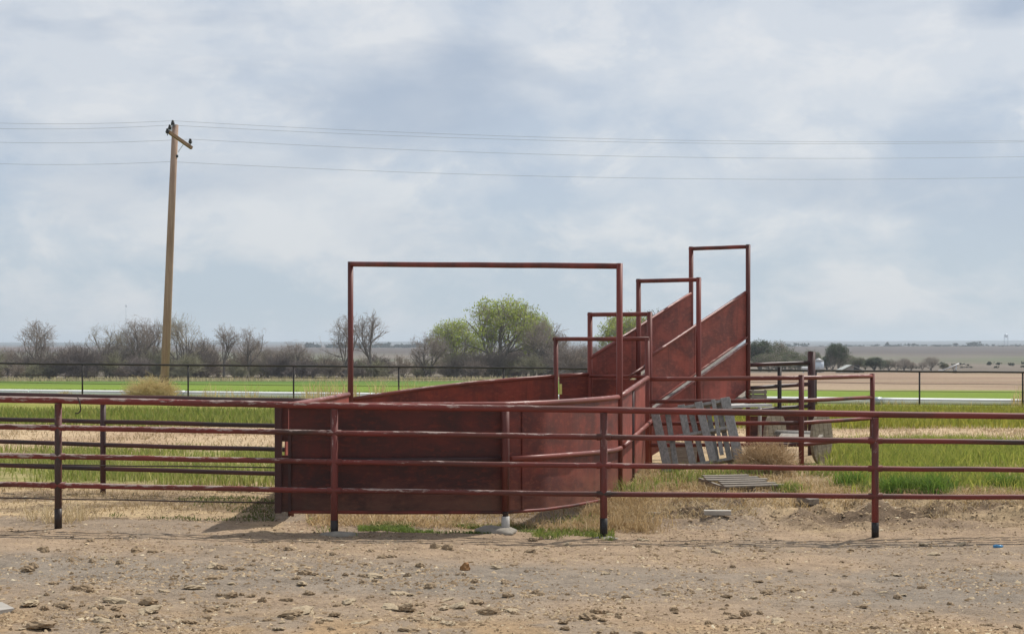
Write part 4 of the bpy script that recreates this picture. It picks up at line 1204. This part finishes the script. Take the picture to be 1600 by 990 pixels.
protos = {}
used = set()
def tree(kind, var, px, top, Y, label, wide=1.0, rz=0., group=None, name=None, cat='tree'):
    key = (kind, var)
    if key not in protos:
        protos[key] = make_tree(name or {'leafy': 'cottonwood_tree', 'budding': 'budding_tree', 'evergreen': 'evergreen_tree', 'round_green': 'bushy_tree'}.get(kind, 'bare_tree'), kind, 10.0, 100 + var * 7 + hash_kind(kind))
    o = protos[key]
    if key in used: o = dup(o)
    used.add(key)
    x = (px - 800) / FPX * Y; z0 = float(gz(np.array([x]), np.array([Y]), False)[0])
    H = zat(top, Y) - z0
    o.location = (x, Y, z0); s = H / 10.0; o.scale = (s * wide, s * wide, s); o.rotation_euler = (0, 0, rz)
    tag(o, label, cat, group)
    return o
def hash_kind(k): return sum(ord(c) for c in k)

G1 = 'trees of the far tree line'
tree('bare', 0, 62, 495, 300, 'wide spreading bare tree at the far left of the tree line', .95, .3, G1)
tree('bare', 1, 12, 538, 330, 'low bare tree at the left edge of the photo', 1.0, 1.3, G1)
tree('bare_dense', 0, 112, 531, 296, 'low dense bare bush-like tree beside the wide spreading tree', 1.2, 0, G1)
tree('budding', 0, 165, 499, 300, 'tan budding tree left of the utility pole', .85, 2.0, G1)
tree('bare_dense', 1, 212, 491, 304, 'tall dense bare tree just left of the utility pole', .85, 1.0, G1)
tree('bare_up', 0, 240, 494, 308, 'bare tree partly hidden by the utility pole', .8, 2.0, G1)
tree('budding', 1, 285, 482, 298, 'tall pale budding tree just right of the utility pole', .85, .5, G1)
tree('bare', 2, 314, 521, 300, 'small bare tree between the pale budding tree and twin bare crowns', .9, 4.0, G1)
tree('bare_up', 1, 350, 504, 296, 'left one of two bare crowns standing close together', .9, 1.7, G1)
tree('bare', 1, 388, 505, 299, 'right one of two bare crowns with jagged branches', .8, 3.5, G1)
tree('bare_dense', 0, 424, 537, 300, 'low bare thicket tree left of the dark round one', 1.0, 2.4, G1)
tree('bare_dense', 1, 462, 530, 297, 'dark round bare tree left of the red gantry', 1.1, 4.0, G1)
tree('bare', 0, 540, 486, 300, 'leaning bare tree seen behind the left gantry post', .75, 2.9, G1)
tree('bare_up', 0, 579, 481, 302, 'slender forked bare tree inside the gantry', .80, .2, G1)
tree('bare_dense', 0, 672, 512, 297, 'dark dense bare tree left of the green cottonwood', .95, .9, G1)
tree('leafy', 1, 712, 497, 318, 'pale green young tree behind the dark bare tree', 1.0, 1.2, G1)
tree('leafy', 0, 782, 459, 300, 'tall bright green cottonwood, biggest tree of the line', .98, .4, G1)
tree('bare_dense', 1, 845, 493, 296, 'dark gnarled bare tree right of the green cottonwood', .95, 2.2, G1)
tree('leafy', 1, 835, 487, 322, 'green tree peeping out behind the dark gnarled tree', .7, 3.2, G1)
tree('leafy', 0, 978, 482, 312, 'green cottonwood seen through the chute arches', .85, 2.6, G1)
tree('bare_up', 1, 878, 520, 300, 'small bare tree beside the throat arch', .9, 5.1, G1)
tree('bare_dense', 0, 925, 533, 301, 'low brown tree behind the smallest arch', 1.1, 3.9, G1)
tree('round_green', 0, 1018, 481, 318, 'green tree top just behind the second arch', .7, .8, G1)

for i, (k, v, px, top, Y, wd) in enumerate((('round_green', 0, 1200, 548, 385, 1.5), ('round_green', 1, 1228, 553, 390, 1.5), ('evergreen', 0, 1293, 556, 420, 1.3), ('round_green', 0, 1322, 552, 425, 1.5), ('round_green', 1, 1352, 560, 425, 1.5), ('evergreen', 1, 1378, 562, 420, 1.6), ('bare_dense', 0, 1400, 561, 400, 1.4), ('bare_dense', 1, 1425, 564, 395, 1.4), ('bare_dense', 0, 1442, 563, 415, 1.4), ('round_green', 1, 1252, 556, 395, 1.5), ('bare_dense', 1, 1490, 569, 420, 1.5))):
    tree(k, v, px, top, Y, 'low bush merging into the tree belt behind the distant farm', wd, i * 1.7, 'bushes of the farm tree belt')

def thicket():
    rng = np.random.default_rng(55); lib = []
    for i in range(5):
        l, t, tp = grow(np.random.default_rng(300 + i), 5.0, 1.0, 3, (4, 4, 4), .3, .06, 4, .09, stems=4, minr=.022)
        lib.append((np.concatenate([l, t]), tp))
    out = []; cols = []
    for i in range(190):
        u = rng.uniform(-60, 960); Y = rng.uniform(286, 325)
        hp = np.interp(u, [-60, 60, 120, 300, 420, 480, 540, 640, 700, 900, 960], [545, 545, 540, 540, 545, 552, 556, 553, 545, 540, 545])
        s, tp = lib[rng.integers(5)]
        x = (u - 800) / FPX * Y; z0 = float(gz(np.array([x]), np.array([Y]), False)[0]) - .1
        k = (zat(hp + 10 + (rng.uniform(-5, 14) if i % 3 else rng.uniform(16, 30)), Y) - z0) / 5.0
        a = rng.uniform(0, 6.28); R3 = np.array([[math.cos(a), -math.sin(a), 0], [math.sin(a), math.cos(a), 0], [0, 0, 1]])
        q_ = s.copy()
        for c0 in (0, 3): q_[:, c0:c0 + 3] = (q_[:, c0:c0 + 3] @ R3.T) * k * np.array([1.15, 1.15, 1]) + np.array([x, Y, z0])
        out.append(q_)
        cA = np.array([(.15, .125, .105), (.20, .165, .13), (.17, .16, .105), (.125, .105, .095)][rng.integers(4)]) * rng.uniform(1.35, 2.0)
        cols.append(np.repeat(cA[None], len(q_) * 6, 0))
    co, q_ = prisms(np.concatenate(out))
    tag(mesh_np('thicket', co, q_, None, np.concatenate(cols), 'litter'), 'grey brown leafless thicket filling the foot of the tree line', 'thicket', kind='stuff')
thicket()

G2 = 'trees around the distant farm'
for i, (k, v, px, top, Y, wd, lab) in enumerate((
    ('evergreen', 0, 1186, 529, 400, .9, 'dark green tree nearest the right chute post, by the distant farm'),
    ('round_green', 0, 1212, 530, 410, 1.0, 'pointed grey green tree second from the chute post'),
    ('round_green', 1, 1242, 546, 400, 1.3, 'low bushy green tree left of the thick dark post'),
    ('round_green', 0, 1268, 545, 420, .9, 'grey green tree behind the thick dark post'),
    ('evergreen', 1, 1307, 533, 395, .85, 'tall dark evergreen right behind the low gabled shed'),
    ('round_green', 1, 1337, 556, 410, 1.2, 'low green bush right of the tall dark evergreen'),
    ('evergreen', 0, 1366, 557, 400, 1.6, 'broad dark green bush behind the end of the red fence'),
    ('round_green', 0, 1388, 560, 405, 1.1, 'small green bush right of the broad dark bush'),
    ('bare_dense', 1, 1412, 557, 410, 1.0, 'greyish bare bush alone between the green bushes'),
    ('bare_dense', 0, 1455, 554, 410, 1.1, 'dark bare bush left of the white farm machine'),
    ('round_green', 1, 1475, 566, 415, 1.2, 'small low green bush behind the white farm machine'))):
    tree(k, v, px, top, Y, lab, wd * 1.25, i * .9, G2)

# ------------------------------------------------------------------ distant farm and landmarks
def gfar(x, Y): return float(gz(np.array([x]), np.array([Y]), False)[0])
Y = 360; x = (1328 - 800) / FPX * Y; z0 = gfar(x, Y)
r_ = root('farm_shed', 'low gabled farm shed with a pale roof among far trees', 'shed', (x, Y, z0))
hw, dl = 2.5, 5.0; ze = zat(579, Y); zr = zat(570, Y)
bm = BM()
def quad(*p): bm.faces.new([bm.verts.new(q) for q in p])
box(bm, (x, Y, (z0 - .5 + ze) / 2), (2 * hw, dl, ze - z0 + .5))
bm2 = bm
for yy in (Y - dl / 2, Y + dl / 2):
    bm.faces.new([bm.verts.new(q) for q in ((x - hw, yy, ze), (x + hw, yy, ze), (x - .2, yy, zr - .05))])
obj('wall', bm, 'shed_wall', r_)
bm = BM()
beam(bm, (x - hw - .25, Y, ze - .05), (x - .2, Y, zr), dl + .5, .08); beam(bm, (x - .18, Y, zr), (x + hw + .25, Y, ze - .05), dl + .5, .08)
obj('roof', bm, 'shed_roof', r_)
bm = BM(); box(bm, (x + .9, Y - dl / 2 - .03, z0 + .8), (1.2, .05, 1.7)); obj('door', bm, 'dark_glass', r_)
Y = 370; x = (1279 - 800) / FPX * Y; z0 = gfar(x, Y)
r_ = root('grain_bin', 'small galvanised grain bin behind the thick dark post', 'grain bin', (x, Y, z0))
bm = BM(); zt2 = zat(564, Y); tube(bm, [(x, Y, z0 - .2), (x, Y, zt2)], 1.15, 20); obj('shell', bm, 'galv', r_)
bm = BM(); tube(bm, [(x, Y, zt2 + .01), (x, Y, zt2 + .62)], 1.22, 20, True, .15); obj('roof', bm, 'white', r_)
Y = 365; x = (1259 - 800) / FPX * Y; z0 = gfar(x, Y)
r_ = root('fuel_tank', 'white rounded fuel tank left of the thick dark post', 'tank', (x, Y, z0))
bm = BM(); zc = zat(576, Y); tube(bm, [(x - .9, Y, zc), (x - .75, Y, zc), (x + .75, Y, zc), (x + .9, Y, zc)], .48, 14); obj('tank_body', bm, 'white', r_)
for dx in (-.5, .5):
    bm = BM(); box(bm, (x + dx, Y, (zc + z0) / 2 - .3), (.15, .8, zc - z0)); obj('leg', bm, 'galv', r_)
Y = 352; p0 = at(1472, 579, Y); z0 = gfar(p0.x, Y)
r_ = root('grain_auger', 'white grain auger machine with a raised tube at far right', 'farm machine', (p0.x, Y, z0))
p1 = at(1499, 568, Y)
bm = BM(); tube(bm, [p0, p1], .17, 10); obj('tube', bm, 'white', r_)
bm = BM(); box(bm, (p0.x - .2, Y, p0.z - .05), (1.0, .8, .5), None, .05); obj('hopper', bm, 'white', r_)
bm = BM(); tube(bm, [p0.lerp(p1, .85), Vector((p0.x + 2.6, Y + .5, z0))], .06, 6); tube(bm, [p0.lerp(p1, .85), Vector((p0.x + 2.6, Y - .5, z0))], .06, 6); obj('strut', bm, 'galv', r_)
for dy in (-.6, .6):
    bm = BM(); tube(bm, [(p0.x + 2.6, Y + dy, z0 + .3), (p0.x + 2.6, Y + dy * 1.2, z0 + .3)], .32, 14); obj('wheel', bm, 'dark_glass', r_)
# water tower and mast
Y = 4200; p = at(1572, 524, Y); z0 = gfar(p.x, Y) 
r_ = root('water_tower', 'tiny grey legged water tower on the far right horizon', 'water tower', (p.x, Y, z0))
bm = BM(); bmesh.ops.create_uvsphere(bm, u_segments=16, v_segments=10, radius=1); bmesh.ops.scale(bm, vec=(5, 5, 4.6), verts=bm.verts); bmesh.ops.translate(bm, vec=p, verts=bm.verts); obj('tank', bm, 'galv', r_)
for dx, dy in ((-3.8, -3), (3.8, -3), (-3.8, 3), (3.8, 3)):
    bm = BM(); tube(bm, [(p.x + dx * 1.15, Y + dy, z0 - 2), (p.x + dx, Y + dy, p.z)], .55, 6); obj('leg', bm, 'galv', r_)
Y = 2000; p = at(197, 475, Y); z0 = gfar(p.x, Y)
r_ = root('radio_mast', 'thin distant radio mast above the trees left of the pole', 'radio mast', (p.x, Y, z0))
bm = BM(); tube(bm, [(p.x, Y, z0 - 1), p], .30, 6); obj('mast', bm, 'galv', r_)
bm = BM(); box(bm, (p.x, Y, zat(478, Y)), (1.3, 1.3, 2.2), None, .2); obj('antenna', bm, 'galv', r_)
# scattered far trees along the plain (individually far too small to tell apart)
def far_wood():
    rng = np.random.default_rng(88); co = []; ti = []
    def clump(px, Y, wpx, hpx):
        n = 26
        x = (px - 800) / FPX * Y; z0 = gfar(x, Y); sw = wpx / FPX * Y; sh = hpx / FPX * Y
        c_ = np.stack([x + rng.normal(0, .33, n) * sw, Y + rng.normal(0, .4, n) * sw, z0 + rng.uniform(.05, .9, n) * sh], -1)
        for cc in c_:
            s = sh * rng.uniform(.15, .35)
            a = rng.normal(0, 1, (6, 3)); a /= np.linalg.norm(a, axis=1)[:, None]
            for v in a:
                b_ = np.cross(v, rng.normal(0, 1, 3)); b_ /= np.linalg.norm(b_)
                o_ = cc + rng.normal(0, .4, 3) * s
                co.extend([o_ - v * s, o_ + b_ * s * .6, o_ + v * s, o_ - b_ * s * .6])
                ti.extend([np.array((.045, .055, .034)) * rng.uniform(.7, 1.3)] * 4)
    for px, Y, w_, h in ((1493, 2400, 5, 5), (1515, 2400, 9, 6), (1524, 2400, 9, 7), (1536, 2450, 12, 4), (1552, 2450, 5, 3), (1387, 2450, 5, 6), (1420, 2500, 14, 4), (1430, 2500, 9, 4), (1445, 2500, 8, 3), (1245, 2500, 9, 5), (1256, 2500, 9, 5), (1233, 2500, 6, 4), (1325, 2550, 8, 3), (1370, 2550, 6, 3), (1590, 2400, 8, 3)):
        clump(px, Y, w_, h)
    for k in range(40): clump(rng.uniform(480, 660), rng.uniform(2300, 2600), rng.uniform(6, 14), rng.uniform(2.5, 7))
    for k in range(36): clump(rng.uniform(1380, 1620), rng.uniform(440, 700), rng.uniform(3, 9), rng.uniform(1.5, 4.5))
    for k in range(60): clump(rng.uniform(1170, 1620), rng.uniform(2300, 2700), rng.uniform(4, 14), rng.uniform(1, 2.6))
    co = np.array(co); f = np.arange(len(co)).reshape(-1, 4)
    tag(mesh_np('far_woods', co, f, None, np.array(ti), 'leaf'), 'scattered dark tree clumps far out on the plain', 'trees', kind='stuff')
far_wood()

# ------------------------------------------------------------------ dung clods and crumbs on the dirt lot
def clod_proto(kind, seed):
    rr = random.Random(seed); bm = BM(); bmesh.ops.create_icosphere(bm, subdivisions=3, radius=1)
    flat_ = {'dark': (1, .8, .42), 'pale': (1, .75, .26), 'round': (.8, .8, .55)}[kind]
    ph = [rr.uniform(0, 6) for _ in range(9)]
    for v in bm.verts:
        c_ = v.co.copy()
        n_ = 1 + .22 * math.sin(c_.x * 3 + ph[0]) * math.sin(c_.y * 2.6 + ph[1]) + .16 * math.sin(c_.y * 6 + ph[2] + c_.z * 4) * math.sin(c_.x * 7 + ph[3]) + .10 * math.sin(c_.z * 13 + ph[4] + c_.x * 11) + rr.uniform(-.07, .07)
        v.co = Vector((c_.x * flat_[0] * n_, c_.y * flat_[1] * n_, max(c_.z, -.35) * flat_[2] * n_))
    me = bpy.data.meshes.new('dung_clod'); bm.to_mesh(me); bm.free()
    me.materials.append(M['clod_dark' if kind != 'pale' else 'clod_pale'])
    return me
KINDS_ = [('dark', 'dark brown dried dung clod lying on the bare dirt'), ('pale', 'pale bleached flat dung flake lying on the bare dirt'), ('round', 'small rounded brown dung lump lying on the bare dirt')]
lib = {k: [clod_proto(k, 400 + i * 3 + j * 50) for i in range(5)] for j, (k, _) in enumerate(KINDS_)}
cr = random.Random(12)
def clod(px, py, size, kind, lab, name='dung_clod', group='dung clods on the dirt lot'):
    Y = 15.
    for _ in range(6): Y = (CAM_H - g1((px - 800) / FPX * Y, Y)) * FPX / (py - HOR)
    x = (px - 800) / FPX * Y
    o = bpy.data.objects.new(name, cr.choice(lib[kind])); C.objects.link(o)
    o.location = (x, Y, g1(x, Y) + size * .08); o.scale = (size * cr.uniform(.8, 1.3), size * cr.uniform(.7, 1.1), size * cr.uniform(.7, 1.3))
    o.rotation_euler = (cr.uniform(-.25, .25), cr.uniform(-.25, .25), cr.uniform(0, 6.28))
    return tag(o, lab, 'dung clod', group)
HAND = [(66, 858, .06, 'dark'), (52, 884, .05, 'round'), (45, 892, .09, 'dark'), (214, 861, .075, 'dark'), (240, 862, .05, 'dark'), (142, 845, .04, 'dark'), (70, 861, .05, 'round'), (332, 886, .08, 'pale'), (345, 889, .07, 'dark'), (305, 919, .09, 'pale'), (335, 904, .08, 'dark'),
        (452, 858, .06, 'dark'), (473, 913, .07, 'pale'), (475, 897, .07, 'dark'), (482, 929, .06, 'dark'), (48, 946, .10, 'pale'), (98, 947, .06, 'dark'), (127, 920, .07, 'dark'), (180, 940, .09, 'pale'), (232, 944, .08, 'dark'), (232, 955, .11, 'pale'), (160, 972, .08, 'pale'), (470, 958, .13, 'pale'), (455, 962, .08, 'dark'),
        (700, 858, .08, 'dark'), (680, 856, .06, 'round'), (690, 852, .05, 'pale'), (596, 872, .07, 'dark'), (585, 900, .09, 'pale'), (612, 871, .06, 'round'), (568, 882, .06, 'dark'), (672, 917, .07, 'dark'), (620, 928, .07, 'pale'), (632, 929, .06, 'pale'), (745, 942, .07, 'dark'), (545, 942, .08, 'pale'), (635, 953, .08, 'dark'), (610, 950, .08, 'pale'), (693, 951, .08, 'pale'), (715, 948, .08, 'pale'), (762, 958, .09, 'dark'), (800, 955, .07, 'pale'), (832, 845, .07, 'dark'), (828, 862, .06, 'dark'), (845, 842, .05, 'round'), (778, 887, .05, 'pale'), (920, 966, .08, 'dark'), (930, 957, .06, 'round'), (885, 850, .06, 'pale'), (1006, 845, .07, 'pale'),
        (1120, 862, .06, 'pale'), (1235, 893, .04, 'dark'), (1242, 923, .05, 'dark'), (1345, 949, .06, 'dark'), (1500, 850, .07, 'pale'), (1460, 866, .07, 'pale'), (1443, 852, .06, 'pale'), (1400, 898, .05, 'pale'), (1330, 860, .05, 'dark'), (1150, 965, .06, 'dark'), (1165, 962, .06, 'round'), (1185, 909, .05, 'dark'), (1403, 935, .05, 'dark'), (1215, 972, .08, 'pale'), (1310, 980, .06, 'dark'), (60, 980, .09, 'dark'), (640, 985, .08, 'dark'), (700, 975, .06, 'pale')]
labs = dict(KINDS_)
for px, py, s, k in HAND: clod(px, py, s, k, labs[k])
for i in range(215):
    px = cr.uniform(-10, 1610); py = 850 + 140 * cr.random() ** .8
    if cr.random() < .45 and px > 1000: px -= 900
    k = cr.choice(('dark', 'pale', 'round', 'dark'))
    clod(px, py, cr.choice((.022, .028, .035, .045)) * cr.uniform(.8, 1.3), k, labs[k])
lib['orange'] = [clod_proto('round', 777)]; lib['orange'][0].materials[0] = M['clod_orange']
o = clod(726, 890, .062, 'orange', 'orange-brown upright lump standing alone on the dirt', 'orange_lump'); o.scale = (.055, .05, .11); o['category'] = 'lump'
del o['group']

def crumbs():
    rng = RNG; n = 65000
    py = 818 + 178 * rng.uniform(0, 1, n); px = rng.uniform(-20, 1620, n)
    Y = CAM_H * FPX / (py - HOR); 
    for _ in range(3): Y = (CAM_H - gz((px - 800) / FPX * Y, Y)) * FPX / (py - HOR)
    x = (px - 800) / FPX * Y
    keep = rng.uniform(0, 1, n) < .25 + .75 * smooth(.4, .6, fbm(x * 1.3, Y * 1.3, 91, 4)); x = x[keep]; Y = Y[keep]
    x2, y2, _u = scatter(9000, 930, 1700, 19.4, 21.2); x = np.concatenate([x, x2]); Y = np.concatenate([Y, y2])
    x2, y2, _u = scatter(6000, -100, 470, 19.0, 23); x = np.concatenate([x, x2]); Y = np.concatenate([Y, y2])
    n = len(x); z = gz(x, Y)
    s = .004 + .015 * rng.uniform(0, 1, n) ** 4.5
    c_ = np.stack([x, Y, z + s * .25], -1)
    a = rng.uniform(0, 6.28, n)
    rx = np.stack([np.cos(a), np.sin(a), rng.uniform(-.4, .4, n)], -1) * (s * rng.uniform(.9, 3.0, n))[:, None]
    ry = np.stack([-np.sin(a), np.cos(a), rng.uniform(-.4, .4, n)], -1) * s[:, None]
    up3 = np.stack([np.zeros(n), np.zeros(n), s * rng.uniform(.2, .8, n)], -1)
    dn = np.stack([np.zeros(n), np.zeros(n), s * .6], -1)
    co = np.stack([c_ - rx - dn, c_ - ry - dn, c_ + rx - dn, c_ + ry - dn, c_ + up3], 1).reshape(-1, 3)
    o_ = (np.arange(n) * 5)[:, None]
    t = np.concatenate([np.concatenate([o_ + i, o_ + (i + 1) % 4, o_ + 4], 1) for i in range(4)], 0)
    kind = rng.uniform(0, 1, n)
    ti = np.where((kind < .6)[:, None], tints(n, (.13, .088, .05), (.29, .205, .125)), np.where((kind < .955)[:, None], tints(n, (.34, .25, .155), (.44, .33, .21)), tints(n, (.44, .35, .23), (.56, .47, .33))))
    o = mesh_np('ground_litter', co, None, t, np.repeat(ti, 5, 0), 'litter')
    tag(o, 'fine crumbs of dung, straw and pebbles strewn over the dirt', 'litter', kind='stuff')
crumbs()

# ------------------------------------------------------------------ haze
HAZE = True
if HAZE:
    bm = BM(); box(bm, (0, 5600, 10), (15500, 12400, 90))
    m, nt, b, out = new_mat('haze air'); nt.nodes.remove(b)
    v = nt.nodes.new('ShaderNodeVolumePrincipled'); v.inputs['Color'].default_value = (.80, .90, 1, 1); v.inputs['Density'].default_value = .00015
    v.inputs['Anisotropy'].default_value = .2
    nt.links.new(v.outputs[0], out.inputs['Volume'])
    o = obj('haze', bm, m); tag(o, kind='stuff')
